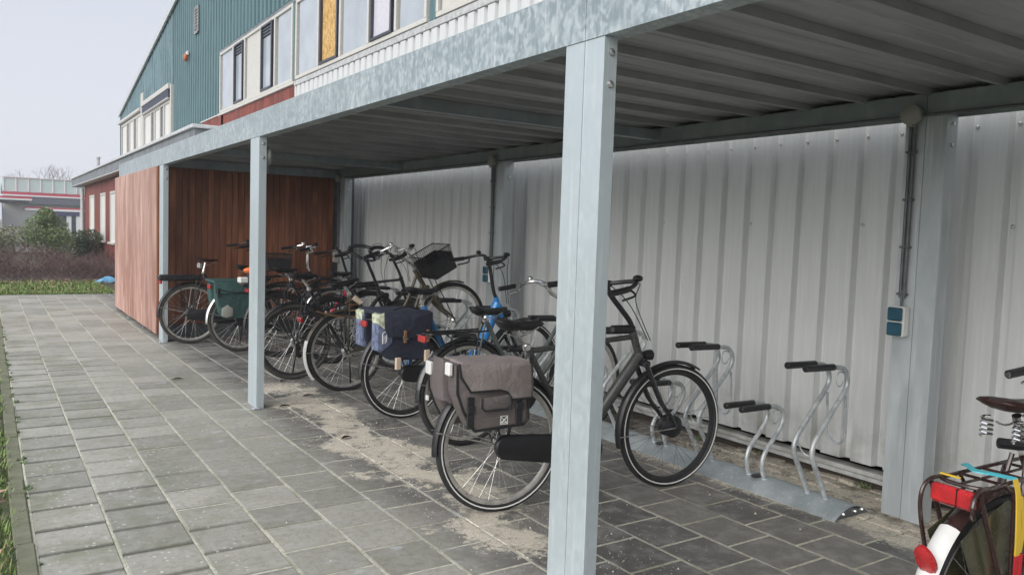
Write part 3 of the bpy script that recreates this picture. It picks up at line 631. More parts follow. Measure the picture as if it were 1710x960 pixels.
# ================================================================= WOODEN ENCLOSURE
enc = empty('timber_enclosure', (X0, 10.26, 0), label='cedar boarded enclosure closing the far end of the shelter', cat='enclosure')
def E(m, name, mat, **k): return B(m, name, mat, enc, **k)
y = 10.262; ws = [.27, .16, .30, .28, .17, .29, .27, .30, .16, .28, .29, .27, .30, .28]
for w_ in ws:
    if y+w_ > 13.95: break
    E(MB().box((X0-.018, y+.002, .055+random.uniform(-.004, .004)), (X0+.008, y+w_-.009, 2.064), .003), 'plank', 'cedar_bleached'); y += w_
YE = y
E(MB().box((X0-.012, 10.228, .055), (X0+.055, 10.258, 2.062), .002), 'corner_board', 'cedar')
E(MB().box((X0+.009, 10.262, .06), (X0+.055, YE, 2.06)), 'backing', 'under_dark')
for yy in (11.3, 12.6, 13.8): E(MB().box((X0+.0, yy, -.02), (X0+.05, yy+.06, .054)), 'foot', 'galv_back')
x = X0+.058
while x < 3.90:
    w_ = .0735; E(MB().box((x, 10.262+random.uniform(-.002, .002), .17), (x+w_-.004, 10.285, 2.06), .003), 'slat', 'cedar'); x += w_
E(MB().box((X0+.058, 10.29, .02), (4.2, 10.33, 2.15)), 'backing', 'under_dark')
E(MB().box((X0+.06, 10.215, 2.062), (3.92, 10.285, 2.16)), 'header_beam', 'galv_back')
E(MB().box((3.2, YE+.0, .0), (4.0, YE+.03, 2.1)), 'end_board', 'cedar')
E(MB().box((X0+.09, 10.24, .0), (3.9, 10.26, .05), .003), 'bottom_rail', 'conduit')

# ================================================================= BIKE RACK
rk = empty('bike_rack', (3.7, 2.35, 0), label='galvanised floor rack with alternating high and low wheel holders', cat='bike rack')
def K(m, name, mat, **k): return B(m, name, mat, rk, **k)
arc = [(3.57+.30*i/10, .004+.058*sin(pi*i/10)**.9) for i in range(11)]
for (a, b) in ((2.35, 6.2), (6.203, 9.75)):
    K(MB().quadstrip([[(x, y_, z) for x, z in arc]+[(x, y_, z-.005) for x, z in arc[::-1]] for y_ in (a, b)]), 'base_plate', 'galv_plate', ang=50)
K(MB().quadstrip([[(x+(.012 if i < 5 else -.012), y_, max(z-.012, .001)) for i, (x, z) in enumerate(arc)]+[(3.85, y_, .0), (3.60, y_, .0)] for y_ in (2.362, 2.366)]), 'end_plate', 'under_dark')
bolt = MB().lathe([(.009, 0), (.009, -.014), (.005, -.02)], (0, 0, 0), 'y', 8).mesh('bolt', 'steel')
for x in (3.64, 3.74, 3.80): link('bolt', bolt, rk, (x-3.7, .012, .03))
HI = [(3.696, .055), (3.66, .12), (3.62, .19), (3.575, .26), (3.552, .32), (3.572, .38), (3.63, .445), (3.72, .54), (3.79, .61), (3.822, .66), (3.815, .71), (3.785, .745), (3.74, .757), (3.66, .762), (3.47, .768)]
LO = [(3.690, .055), (3.668, .10), (3.66, .155), (3.68, .21), (3.73, .265), (3.79, .325), (3.822, .38), (3.815, .43), (3.78, .462), (3.73, .472), (3.66, .474), (3.47, .478)]
def holder(yc, pts, high):
    tubes = []
    for s_ in (-1, 1):
        yy = yc+s_*.055; P = [(x-3.7, yy-2.35, z) for x, z in pts]
        path = bez(P[:-2], 3)+[Vector(P[-2]), Vector(P[-1])]
        o = MB().tube(path, .0132, 8).build('wheel_holder', 'galv_tube', rk)
        g = MB().tube([Vector(P[-1])+Vector((-.018, 0, .0)), Vector(P[-1])+Vector((-.012, 0, 0)), Vector(P[-2])+Vector((.03, 0, 0))], [.013, .0185, .0185], 10).build('grip', 'black', o)
        MB().lathe([(.021, 0), (.017, .008), (.012, .012)], (P[0][0], P[0][1], P[0][2]-.004), 'z', 10).build('weld_collar', 'galv_post', o); tubes.append(o)
    zt = pts[-4][1]
    L_ = [(3.79-3.7, zt-.02), (3.755-3.7, zt-.015), (3.735-3.7, zt-.045), (3.745-3.7, zt-.085), (3.775-3.7, zt-.09), (3.80-3.7, zt-.06)]
    MB().tube(bez([(a, yc-2.35-.048, b) for a, b in L_], 4), .0035, 6).build('curl', 'galv_tube', tubes[0])
    if high:
        y1, y2 = yc-2.35-.055, yc-2.35+.055
        path = bez([(.115, y1, .60), (.125, y1, .45), (.13, y1+.004, .37), (.14, yc-2.35, .325), (.13, y2-.004, .37), (.125, y2, .45), (.115, y2, .60)], 5)
        MB().tube(path, .0068, 8).build('wheel_loop', 'galv_tube', tubes[0])
        MB().tube(bez([(-.13, y1, .37), (-.10, y1+.02, .30), (-.09, yc-2.35, .285), (-.10, y2-.02, .30), (-.13, y2, .37)], 4), .0045, 6).build('wheel_loop', 'galv_tube', tubes[0])
    else: MB().ellipsoid((0.0, yc-2.35, .062), (.055, .03, .008), 12, 5).build('foot_pad', 'black', tubes[0])
for i in range(19):
    yc = 2.547+.392*i
    if i > 0 and yc > 9.7: break
    holder(yc, HI if i % 2 == 0 else LO, i % 2 == 0)

# ================================================================= BICYCLES
RW = .35
def tyre_mesh(mat, R=RW, t=.021, n=56):
    return MB().tube([((R-t)*cos(2*pi*i/n), 0, (R-t)*sin(2*pi*i/n)) for i in range(n)], t, 10, closed=True).mesh('wheel', mat, fix=False)
def rim_mesh(mat, R=RW, n=56):
    pr = [(R-.036, -.011), (R-.036, .011), (R-.05, .012), (R-.060, .007), (R-.060, -.007), (R-.05, -.012)]
    rings = [[(p*cos(2*pi*i/n), q, p*sin(2*pi*i/n)) for p, q in pr] for i in range(n+1)]
    return MB().quadstrip(rings, caps=False).mesh('rim', mat)
def stripe_mesh(n=56):
    m = MB()
    for s_ in (-1, 1):
        rings = [[(p*cos(2*pi*i/n), q*s_, p*sin(2*pi*i/n)) for p, q in ((RW-.026, .0213), (RW-.020, .0222), (RW-.020, .0202), (RW-.026, .0200))] for i in range(n+1)]
        m.quadstrip(rings, caps=False)
    return m.mesh('reflective_stripe', 'stripe')
def spoke_mesh(mat, n=32, hubr=.022, hw=.028, rr=.00105, R=RW):
    m = MB()
    for i in range(n):
        a = 2*pi*i/n; s_ = 1 if i % 2 else -1; b = a+(.85 if (i//2) % 2 else -.85)
        m.tube([(hubr*cos(b), s_*hw, hubr*sin(b)), ((R-.058)*cos(a), s_*.002, (R-.058)*sin(a))], rr, 4, caps=False)
    return m.mesh('spokes', mat, fix=False)
def hub_mesh(mat, R=.024, w_=.05):
    return MB().lathe([(.006, -w_-.02), (.009, -w_-.018), (.009, -w_), (R*.6, -w_), (R, -w_+.012), (R*1.15, -w_+.016), (R*.95, -w_+.024), (R*.95, w_-.024), (R*1.15, w_-.016), (R, w_-.012), (R*.6, w_), (.009, w_), (.006, w_+.02)], (0, 0, 0), 'y', 18).mesh('hub', mat)
TY = {'b': tyre_mesh('rubber'), 'd': tyre_mesh('rubber_dusty')}
RM = {'alu': rim_mesh('rim_alu'), 'black': rim_mesh('rim_black')}; ST = stripe_mesh()
SP = {'s': spoke_mesh('spoke'), 'k': spoke_mesh('spoke_dark')}; SPB = {'s': spoke_mesh('spoke', hubr=.052, rr=.00105), 'k': spoke_mesh('spoke_dark', hubr=.052)}
HB = {'s': hub_mesh('steel'), 'k': hub_mesh('black', .035), 'big': hub_mesh('black', .055, .045)}
def wheel(root, x, z, rim='alu', sp='s', hub='s', stripe=False, ty='b', M=None, spin=0.):
    o = link('wheel', TY[ty], root); T = Matrix.Translation((x, 0, z)) @ Matrix.Rotation(spin, 4, 'Y'); o.matrix_local = (M @ T) if M else T
    link('rim', RM[rim], o); link('spokes', (SPB if hub == 'big' else SP)[sp], o); link('hub', HB[hub], o)
    if stripe: link('reflective_stripe', ST, o)
    return o
def fender(root, x, z, a0, a1, mat, R=.366, w_=.026, M=None, name='mudguard', n=22):
    rings = []
    for i in range(n+1):
        a = rad(a0+(a1-a0)*i/n); c_, s_ = cos(a), sin(a); rg = []
        for (dy, dr) in ((-w_, -.010), (-w_*.7, 0), (0, .006), (w_*.7, 0), (w_, -.010), (w_-.002, -.012), (w_*.68, -.003), (0, .003), (-w_*.68, -.003), (-w_+.002, -.012)):
            rg.append(((R+dr)*c_, dy, (R+dr)*s_))
        rings.append(rg)
    o = MB().quadstrip(rings).build(name, mat, root); T = Matrix.Translation((x, 0, z)); o.matrix_local = (M @ T) if M else T
    return o
def saddle(root, x, z, mat='black', ln=.27, w_=.085, springs=True, tilt=0., name='saddle'):
    rings = []
    for i in range(11):
        t = i/10; xx = -ln*.5+ln*t
        ww = w_*(.70+.30*min(1, t/.18)) if t < .18 else w_*(1-.78*min(1, ((t-.18)/.55))**.9) if t < .73 else w_*.22*(1-.35*(t-.73)/.27)
        top = .018+.020*(1-t)-.012*sin(pi*t)
        th = (.042 if t < .4 else .032)*(.5 if springs else 1)
        e_ = (.25, .8, 1, 1, 1, 1, 1, 1, 1, .9, .35)[i]; ww *= (.45, .88, 1, 1, 1, 1, 1, 1, 1, 1, .6)[i]
        rings.append([(xx, ww*cos(a)*(1 if sin(a) >= 0 else .86), top+e_*(sin(a)*.018 if sin(a) > 0 else sin(a)*th)) for a in [2*pi*k/12 for k in range(12)]])
    o = MB().quadstrip(rings).build(name, mat, root, ang=60); o.location = (x, 0, z); o.rotation_euler = (0, tilt, 0)
    if springs:
        for s_ in (-1, 1):
            path = [(-ln*.30+.017*cos(k*.9), s_*.045+.017*sin(k*.9), -.018-.0019*k) for k in range(32)]
            MB().tube(path, .0036, 5).build('saddle_spring', 'chrome', o)
    MB().tube(bez([(-.07, -.03, -.03), (.0, -.022, -.045), (.11, -.01, .0)], 4), .0035, 5).tube(bez([(-.07, .03, -.03), (.0, .022, -.045), (.11, .01, .0)], 4), .0035, 5).build('saddle_rail', 'steel', o)
    return o
def bike(name, x, y, label, heading=0., pitch=0., lean=0., frame='black_paint', style='gents', rim='alu', sp='s', rear_hub='s', front_hub='s', stripe=False, ty='b',
         fend='black', rack=True, front_rim=None, front_sp=None, dtube=None, rackmat='black', sad_z=.95, sad_x=.07, sadmat='black', springs=False, bar='sweep', barmat='black', barz=1.10, barx=.66, gripx=None, steer=0., case=True, derail=False,
         rearlight='dull_red_lens', lamp=True, kick=False, thick=.017, crate=None, tail='', bar_tail=None, rackx=0., battery=None, motor=False, guard=None, forkmat=None, spin=0.):
    root = empty(name, (x, y, 0), (rad(lean), -rad(pitch), rad(heading)), label=label, cat='bicycle', group='bicycles parked in the shelter')
    A_, BB, SC_, SP_ = Vector((0, 0, .35)), Vector((.455, 0, .29)), Vector((.135, 0, .83)), Vector((sad_x, 0, sad_z-.035))
    HT, HBm, CR, FA = Vector((.785, 0, .895)), Vector((.845, 0, .735)), Vector((.852, 0, .715)), Vector((1.075, 0, .35))
    if battery == 'rack': pass
    m = MB(); m.tube([BB, SC_], .0165 if style != 'step' else .030, 10).tube([HT, HBm], .0215, 12)
    m.lathe([(.03, -.038), (.03, .038)], BB, 'y', 14)
    for s_ in (-1, 1):
        o_ = Vector((0, s_*.06, 0)); m.tube([A_+o_, A_+Vector((.1, s_*.055, -.008)), BB+Vector((-.03, s_*.03, 0))], .0095, 8); m.tube([A_+o_, SC_+Vector((-.012, s_*.02, -.03))], .0075 if style != 'step' else .012, 8)
        m.box((-.025, s_*.06-.003, .335), (.02, s_*.06+.003, .37))
    if style == 'gents':
        m.tube([BB+Vector((.01, 0, .01)), HBm+Vector((-.005, 0, .03))], thick, 12); m.tube([SC_+Vector((0, 0, -.02)), HT+Vector((.01, 0, -.03))], .015, 10)
    elif style == 'mixte':
        m.tube([BB+Vector((.01, 0, .01)), HBm+Vector((-.005, 0, .02))], thick, 12); m.tube(bez([SC_+Vector((.06, 0, -.11)), (.5, 0, .78), HT+Vector((.015, 0, -.03))], 6), .015, 10)
    elif style == 'lady':
        m.tube(bez([BB+Vector((.0, 0, .01)), (.56, 0, .37), (.70, 0, .52), HBm+Vector((-.005, 0, .02))], 6), thick, 12); m.tube(bez([BB+Vector((-.10, 0, .17)), (.46, 0, .47), (.64, 0, .62), HT+Vector((.015, 0, -.04))], 6), .014, 10)
    else:   # deep step-through, one fat tube
        m.tube(bez([SC_+Vector((.17, 0, -.32)), (.40, 0, .37), (.52, 0, .37), (.66, 0, .53), HT+Vector((.02, 0, -.05))], 7), thick*1.15, 12); m.tube([SC_+Vector((.09, 0, -.15)), (.02, 0, .40)], .013, 8)
    m.build('frame', frame, root)
    if dtube: MB().tube([BB.lerp(HBm, .35)+Vector((.01, 0, .01)), HBm+Vector((-.012, 0, .03))], thick+.007, 12).build('down_tube', dtube, root)
    MB().tube([SC_, SP_+Vector((0, 0, .01))], .0135, 10).tube([SC_+Vector((0, 0, -.012)), SC_+Vector((-.008, 0, .012))], .021, 10).build('seat_post', 'steel' if sadmat != 'leather_brown' else 'chrome', root)
    wheel(root, 0, .35, rim, sp, rear_hub, stripe, ty, spin=spin)
    ax = (HT-HBm).normalized(); M = Matrix.Translation(HBm) @ Matrix.Rotation(rad(steer), 4, ax) @ Matrix.Translation(-HBm) if steer else Matrix.Identity(4)
    def st(o): o.matrix_local = M; return o
    wheel(root, FA.x, FA.z, front_rim or rim, front_sp or sp, front_hub, stripe, ty, M, spin=spin+.3)
    m = MB().box((CR.x-.025, -.062, CR.z-.012), (CR.x+.025, .062, CR.z+.02), .008)
    for s_ in (-1, 1): m.tube(bez([(CR.x, s_*.052, CR.z), (CR.x+.10, s_*.055, CR.z-.20), (FA.x-.035, s_*.052, FA.z+.06), (FA.x, s_*.05, FA.z)], 5), [.0155]*6+[.013]*5+[.010]*5, 8)
    st(m.build('fork', forkmat or frame, root))
    if fend:
        ff = fender(root, FA.x, FA.z, 60, 195, fend, M=M); MB().tube([(0, -.058, 0), (-.36, -.03, -.03)], .003, 5).tube([(0, .058, 0), (-.36, .03, -.03)], .003, 5).build('mudguard_stay', 'steel' if fend != 'black' else 'spoke', ff)
        rf = fender(root, 0, .35, 35, 160 if tail else 185, fend); MB().tube([(0, -.062, 0), (-.36, -.03, .09)], .003, 5).tube([(0, .062, 0), (-.36, .03, .09)], .003, 5).build('mudguard_stay', 'steel', rf)
        if tail: fender(root, 0, .35, 150 if bar_tail is None else bar_tail, 205, tail, R=.372, w_=.029, name='mudguard_tail')
    # chain drive
    if case:
        pl = []; n = 9
        for i in range(n): a = pi/2+pi*i/(n-1); pl.append((-.01+.062*cos(a), .35+.062*sin(a)))
        for i in range(n): a = -pi/2+pi*i/(n-1); pl.append((.455+.085*cos(a)+.02, .295+.085*sin(a)))
        MB().puff(pl[::-1], -.062, -.098, .012, 3).build('chain_case', 'black', root)
    else:
        MB().lathe([(.085, -.052), (.088, -.050), (.088, -.047), (.085, -.045), (.03, -.045), (.03, -.052)], BB, 'y', 28).tube([(0, -.05, .39), (.455, -.05, .378)], .0045, 5).tube([(0.02, -.05, .26 if derail else .31), (.455, -.05, .203)], .0045, 5).build('chainring', 'black_matte', root)
        MB().lathe([(.045, -.06), (.05, -.05), (.035, -.04), (.03, -.034)], (0, 0, .35), 'y', 20).build('sprocket', 'spoke', root)
    if derail: MB().box((-.01, -.07, .22), (.03, -.05, .34), .006).lathe([(.022, -.055), (.022, -.045)], (.035, 0, .225), 'y', 12).lathe([(.02, -.055), (.02, -.045)], (.03, 0, .29), 'y', 12).build('derailleur', 'black', root)
    m = MB()
    for s_ in (-1, 1): m.tube([BB+Vector((0, s_*.075, 0)), BB+Vector((s_*.12, s_*.095, -s_*.115))], .010, 8)
    m.tube([BB+Vector((0, -.085, 0)), BB+Vector((0, .085, 0))], .012, 8); cr_ = m.build('crank', 'steel' if case else 'black', root)
    for s_ in (-1, 1): MB().box((.455+s_*.12-.045, s_*.105 if s_ > 0 else -.195, .29-s_*.115-.013), (.455+s_*.12+.045, .195 if s_ > 0 else -.105, .29-s_*.115+.013), .006).build('pedal', 'black_matte', cr_)
    if motor: MB().puff([(.36, .23), (.55, .22), (.60, .30), (.56, .42), (.40, .42), (.34, .32)], -.075, .075, .03, 3).build('motor', 'black', root)
    saddle(root, sad_x+.01, sad_z-.012, sadmat, springs=springs, w_=.088 if springs else .078)
    # handlebar
    bx, bz = barx, barz; gx = gripx if gripx is not None else bx-.02
    m = MB().tube(bez([HT, HT+Vector((-.025, 0, .06)), (bx+.06, 0, bz-.06), (bx+.035, 0, bz)], 4), .0145, 10)
    if bar == 'sweep': pts = [(bx+.035, 0, bz), (bx+.08, .10, bz+.015), (bx+.08, .20, bz+.02), (gx, .27, bz-.01), (gx-.13, .30, bz-.03)]
    elif bar == 'flat': pts = [(bx+.035, 0, bz), (bx+.05, .10, bz+.02), (bx+.03, .20, bz+.03), (bx-.02, .30, bz+.02)]
    else: pts = [(bx+.035, 0, bz), (bx+.05, .14, bz+.01), (bx+.0, .24, bz+.05), (bx-.05, .27, bz+.10), (bx+.0, .25, bz+.13), (bx+.10, .20, bz+.13), (bx+.15, .14, bz+.10)]
    both = [(a, -b, c) for a, b, c in pts[::-1]]+pts[1:]
    P = bez(both, 6); m.tube(P, .0115, 8).tube([(bx+.035, -.03, bz), (bx+.035, .03, bz)], .018, 10); hb = st(m.build('handlebar', barmat, root))
    k = 7 if bar != 'butterfly' else 30
    for g in (P[:k], P[-k:]): MB().tube(g, .0165, 10).build('grip', 'black', hb)
    for s_ in (-1, 1):
        e = Vector(pts[-1]); e2 = Vector(pts[-2]); e.y *= s_; e2.y *= s_
        if bar != 'butterfly': MB().tube(bez([e2+Vector((.03, -.03*s_, -.005)), e2.lerp(e, .1)+Vector((.055, 0, -.03)), e2.lerp(e, .75)+Vector((.05, 0, -.04))], 4), .006, 6).build('brake_lever', 'black' if barmat == 'black' else 'chrome', hb)
        MB().tube(bez([e2+Vector((.03, -.03*s_, 0)), e2+Vector((.13, -.08*s_, .02)), (bx+.20, .04*s_, bz-.10), (.90, .012*s_, .84)], 6), .0028, 5).build('brake_cable', 'black', hb)
    if bar != 'butterfly':
        MB().ellipsoid(Vector(pts[2])+Vector((0, .01, .022)), (.022, .022, .016)).build('bell', 'chrome' if barmat != 'black' else 'black', hb)
        MB().ellipsoid((pts[2][0], -pts[2][1]-.01, pts[2][2]+.02), (.03, .022, .018)).build('shifter', 'black', hb)
    if lamp: st(MB().lathe([(.022, -.03), (.028, -.01), (.030, .02), (.024, .026)], (CR.x+.045, 0, CR.z+.045), 'x', 14).tube([(CR.x, 0, CR.z), (CR.x+.04, 0, CR.z+.02)], .006, 6).build('headlight', 'black', root))
    if rack:
        m = MB(); z = .755
        m.tube(bez([(.13, .055, z+.005), (-.24, .062, z), (-.30, .055, z), (-.315, 0, z), (-.30, -.055, z), (-.24, -.062, z), (.13, -.055, z+.005)], 4), .006, 7)
        for x_ in (-.2, -.08, .05): m.tube([(x_, -.06, z-.001), (x_, .06, z-.001)], .0045, 6)
        m.tube([(.1, 0, z), (-.31, 0, z)], .0045, 6)
        for s_ in (-1, 1): m.tube([(-.02, s_*.068, .36), (-.16, s_*.07, z-.03), (-.2, s_*.062, z)], .0055, 7); m.tube([(.0, s_*.068, .37), (.05, s_*.062, z)], .005, 6)
        m.tube([(.13, -.04, z), SC_+Vector((0, -.02, -.03))], .005, 6); m.v = [(p[0]+(rackx if p[2] > .7 else 0), p[1], p[2]) for p in m.v]; rkk = m.build('carrier', rackmat, root)
        if battery == 'rack': MB().box((-.36, -.055, z-.02), (.1, .055, z+.05), .018).build('battery', 'black', root)
        if rearlight: MB().box((-.345, -.045, z-.055), (-.318, .045, z-.012), .008).build('rear_light', rearlight, root)
    if kick: MB().tube([(.06, .08, .32), (.03, .13, .03), (.05, .15, .0)], .008, 8).build('kickstand', 'black', root)
    if guard: MB().prism([(-.25, .62), (-.02, .70), (.14, .62), (.10, .36), (-.02, .30), (-.10, .36)], -.047, -.045).prism([(-.25, .62), (-.02, .70), (.14, .62), (.10, .36), (-.02, .30), (-.10, .36)], .045, .047).build('skirt_guard', guard, root)
    if crate:
        x0, x1, y0, z0, z1, mt = crate[:6]; m = MB(); ctl = Matrix.Translation(((x0+x1)/2, 0, (z0+z1)/2)) @ Matrix.Rotation(-rad(crate[6] if len(crate) > 6 else 0), 4, 'Y') @ Matrix.Translation((-(x0+x1)/2, 0, -(z0+z1)/2))
        def rect(e, z): return [(x0-e, -y0-e, z), (x1+e, -y0-e, z), (x1+e, y0+e, z), (x0-e, y0+e, z)]
        m.tube(rect(.015, z1), .006, 6, closed=True).tube(rect(-.01, z0), .004, 6, closed=True)
        nn = 12
        for i in range(nn+1):
            t = i/nn
            for s_ in (-1, 1):
                m.tube([(x0+(x1-x0)*t, s_*(y0-.01), z0), (x0-.015+(x1-x0+.03)*t, s_*(y0+.015), z1)], .0018, 4); m.tube([((x0+.01) if s_ < 0 else (x1-.01), -y0+2*y0*t, z0), ((x0-.015) if s_ < 0 else (x1+.015), -y0+2*y0*t, z1)], .0018, 4)
            m.tube([(x0, -y0+2*y0*t, z0), (x1, -y0+2*y0*t, z0)], .0015, 4); z = z0+(z1-z0)*t; m.tube(rect(-.01+.025*t, z), .0018, 4, closed=True)
        # closely woven mesh: thin panels with a bit of sag between the wires
        e = .012; m.quadstrip([[(x0-e*q+.004, -y0-e*q+.004, z0+(z1-z0)*q), (x1+e*q-.004, -y0-e*q+.004, z0+(z1-z0)*q), (x1+e*q-.004, y0+e*q-.004, z0+(z1-z0)*q), (x0-e*q+.004, y0+e*q-.004, z0+(z1-z0)*q)] for q in (0, .5, .72)], caps=False)
        ob_ = m.build('basket', mt, root, smooth=False, fix=False); ob_.matrix_local = M @ ctl; st(MB().tube([(x0+.05, -.06, z0), (FA.x, -.055, FA.z)], .0045, 6).tube([(x0+.05, .06, z0), (FA.x, .055, FA.z)], .0045, 6).build('basket_stay', 'black', root))
    return root
LL = []
b1 = bike('bicycle', 2.15, 3.293, 'grey diamond-frame bicycle carrying taupe double panniers beside the nearest post', heading=-6, front_rim='black', front_sp='k', frame='grey_paint', style='gents', rim='alu', stripe=True, front_hub='big', thick=.031, sad_z=.945, sad_x=.075, barx=.57, barz=1.155, case=True, fend='black', forkmat='black_paint')
b1['label'] = 'grey crossbar bicycle carrying taupe double panniers, directly behind the nearest front post'
MB().box((.64, -.02, .885), (.80, .02, .93), .012).build('display_tube', 'black', b1)
b2 = bike('bicycle', 2.62, 4.45, 'dark green-grey bicycle with an empty carrier, between the blue one and the taupe panniers', heading=1, frame='green_grey_paint', style='lady', rim='alu', sad_z=.885, sad_x=.14, barx=.60, barz=1.06, steer=12, barmat='steel', case=False, fend='black_paint', spin=.2)
b3 = bike('bicycle', 2.598, 5.32, 'bright blue step-through electric bicycle carrying navy panniers', frame='blue_paint', style='step', stripe=True, rim='black', sad_z=.95, sad_x=.12, barx=.66, barz=1.20, thick=.036, motor=True, case=True, rear_hub='k', fend='black', kick=False, forkmat='black_paint', spin=.1)
b4 = bike('bicycle', 2.667, 6.46, 'bronze bicycle with a dark wire basket and its front wheel raised high', pitch=13, frame='bronze_paint', style='lady', sad_z=.93, sad_x=.1, barx=.62, barz=1.10, barmat='steel', case=False, fend='bronze_paint', tail='white_plastic', rearlight='red_lens', crate=(.875, 1.115, .15, .81, 1.035, 'black', 16), kick=True, lamp=False, spin=.5)
b5 = bike('bicycle', 2.351, 7.12, 'black trekking bicycle with derailleur gears and a looped handlebar', heading=-1, frame='black_paint', style='gents', rim='black', ty='d', sad_z=.95, derail=True, case=False, bar='butterfly', barx=.66, barz=1.10, kick=True, rearlight='red_lens', thick=.02, spin=.7)
b6 = bike('bicycle', 2.60, 8.42, 'black bicycle with a red down tube and an orange bag on its carrier', heading=2, frame='black_paint', style='mixte', rim='black', sad_z=.93, bar='sweep', barx=.66, barz=1.13, fend='black', dtube='red_paint', rearlight='red_lens', spin=.9)
b7 = bike('bicycle', 2.345, 8.96, 'dark bicycle with green panniers and a chrome handlebar, behind the middle front post', heading=1, frame='black_paint', style='gents', rim='alu', ty='d', sad_z=.93, barmat='chrome', barx=.70, barz=1.17, fend='steel', case=True, kick=True, spin=.2)
b8 = bike('bicycle', 1.987, 9.74, 'black electric bicycle with a battery carrier, farthest one by the brown boards', frame='black_paint', style='lady', rim='alu', ty='d', rear_hub='big', sad_z=.97, sad_x=.16, springs=True, sadmat='leather_brown', battery='rack', barx=.62, barz=1.17, fend='black', crate=(.84, 1.12, .17, .86, 1.06, 'black_matte'), rearlight='dull_red_lens', spin=.4)
b8b = bike('bicycle', 2.98, 7.82, 'plain black bicycle without carrier, deep in the row by the far back post', heading=3, frame='black_paint', style='gents', rim='black', sad_z=.93, barx=.64, barz=1.12, fend='black', rearlight='red_lens', thick=.022, forkmat='black_paint', rack=False, case=False, spin=.3)
# foreground brown bicycle, only its rear half is in the picture
b0 = bike('bicycle', 2.42, 1.09, 'brown city bicycle with a sprung leather saddle at the right edge', heading=-2, frame='brown_paint', style='lady', rim='alu', sad_z=.945, sad_x=.09, sadmat='leather_brown', springs=True, barmat='chrome', barx=.76, barz=.985, gripx=.77, fend='brown_paint', tail='white_plastic', bar_tail=128, rackx=.12, rackmat='brown_paint', rearlight='', guard='skirt_guard', ty='b')
MB().box((-.235, -.062, .70), (-.208, .058, .752), .008).build('rear_light', 'red_lens', b0)
MB().box((-.239, -.020, .705), (-.205, -.018, .753)).build('light_divider', 'black', b0)
m = MB(); q = rad(176)
m.lathe([(.026, .0), (.034, -.006), (.034, -.016), (.024, -.024), (.008, -.026)], (0, 0, 0), 'x', 16)
m.v = [(p[0], p[1]*.85, p[2]*1.5) for p in m.v]; o = m.build('tail_reflector', 'red_lens', b0); o.location = (-.318, 0, .570); o.rotation_euler = (0, rad(-28), 0); 
MB().tube([(-.02, -.07, .37), (-.21, -.066, .745)], .007, 8).tube([(-.02, .07, .37), (-.21, .066, .745)], .007, 8).build('carrier_strut', 'brown_paint', b0)
MB().tube(bez([(-.165, -.062, .757), (-.22, -.066, .755), (-.25, -.07, .72), (-.236, -.068, .685), (-.215, -.05, .68)], 5), .006, 8).tube(bez([(-.165, .062, .757), (-.22, .066, .755), (-.25, .07, .72), (-.24, .072, .64), (-.17, .072, .45)], 5), .006, 8).build('light_guard', 'brown_paint', b0)
MB().tube([(.19, -.06, .83), (.13, -.03, .83), (.06, .03, .835)], [.008, .016, .016], 8).build('ring_lock', 'black', b0); MB().tube([(.02, -.05, .83), (.35, -.05, .80)], .007, 8).build('brace', 'chrome', b0)
# elastic strap with three colours on that carrier
stp = empty('elastic_strap', (2.405, 1.09, 0), (0, 0, rad(-3)), label='cyan, yellow and red elastic strap over the carrier of the brown bicycle', cat='strap')
def ribbon(pts, w_, mat, nm):
    P = bez(pts, 5); rings = [[(p.x-w_/2, p.y-.002, p.z), (p.x+w_/2, p.y-.002, p.z+.001), (p.x+w_/2, p.y+.002, p.z+.003), (p.x-w_/2, p.y+.002, p.z+.003)] for p in P]
    MB().quadstrip(rings).build(nm, mat, stp)
ribbon([(-.02, .075, .770), (-.06, .04, .779), (-.10, .0, .782), (-.08, -.04, .780), (-.03, -.072, .769)], .030, 'strap_cyan', 'strap_band')
ribbon([(-.03, -.073, .768), (-.02, -.080, .72), (-.01, -.082, .60), (-.005, -.080, .55)], .022, 'strap_yellow', 'strap_band'); ribbon([(.0, -.0785, .715), (.018, -.080, .62), (.012, -.0785, .555)], .014, 'strap_yellow', 'strap_band')
ribbon([(-.005, -.080, .548), (.0, -.078, .47), (.005, -.074, .38)], .020, 'strap_red', 'strap_band'); ribbon([(.014, -.082, .55), (.016, -.08, .46), (.01, -.076, .38)], .013, 'strap_red', 'strap_band')
MB().box((-.155, .01, .763), (-.147, .066, .767)).build('hook_band', 'strap_yellow', stp)

# ---- panniers (rest on the carriers, so they are things of their own)
def local(b, name, **k): 
    o = empty(name, tuple(b.location), tuple(b.rotation_euler), **k); return o
p1 = local(b1, 'pannier', label='taupe double pannier with black piping and a small white emblem', cat='pannier')
ns = [(-.40, .66), (-.40, .78), (-.36, .80), (.0, .80), (.03, .76), (.05, .60), (.06, .50), (.02, .485), (-.22, .475), (-.265, .50), (-.33, .60)]
ns = [(-.335, .785), (-.33, .66), (-.30, .58), (-.255, .495), (-.235, .475), (.025, .488), (.048, .51), (.04, .70), (.02, .79)]
for s_ in (-1, 1):
    MB().puff([(a, b-.03) for a, b in ns] if s_ > 0 else ns, s_*.062, s_*(.16 if s_ > 0 else .195), .022).build('bag_side', 'canvas_taupe', p1, ang=50)
    MB().tube([(a, s_*(.157 if s_ > 0 else .192), b-(.03 if s_ > 0 else 0)) for a, b in ns], .0065, 6, closed=True).build('bag_piping', 'piping', p1)
fl = [(-.335, .80), (-.32, .735), (-.27, .665), (-.12, .668), (-.08, .655), (-.055, .618), (.05, .622), (.055, .66), (.045, .78), (.03, .80)]
MB().box((-.31, -.20, .782), (.045, -.04, .80), .006).box((-.26, -.04, .765), (.03, .15, .778), .006).build('bag_top', 'canvas_taupe_flap', p1)
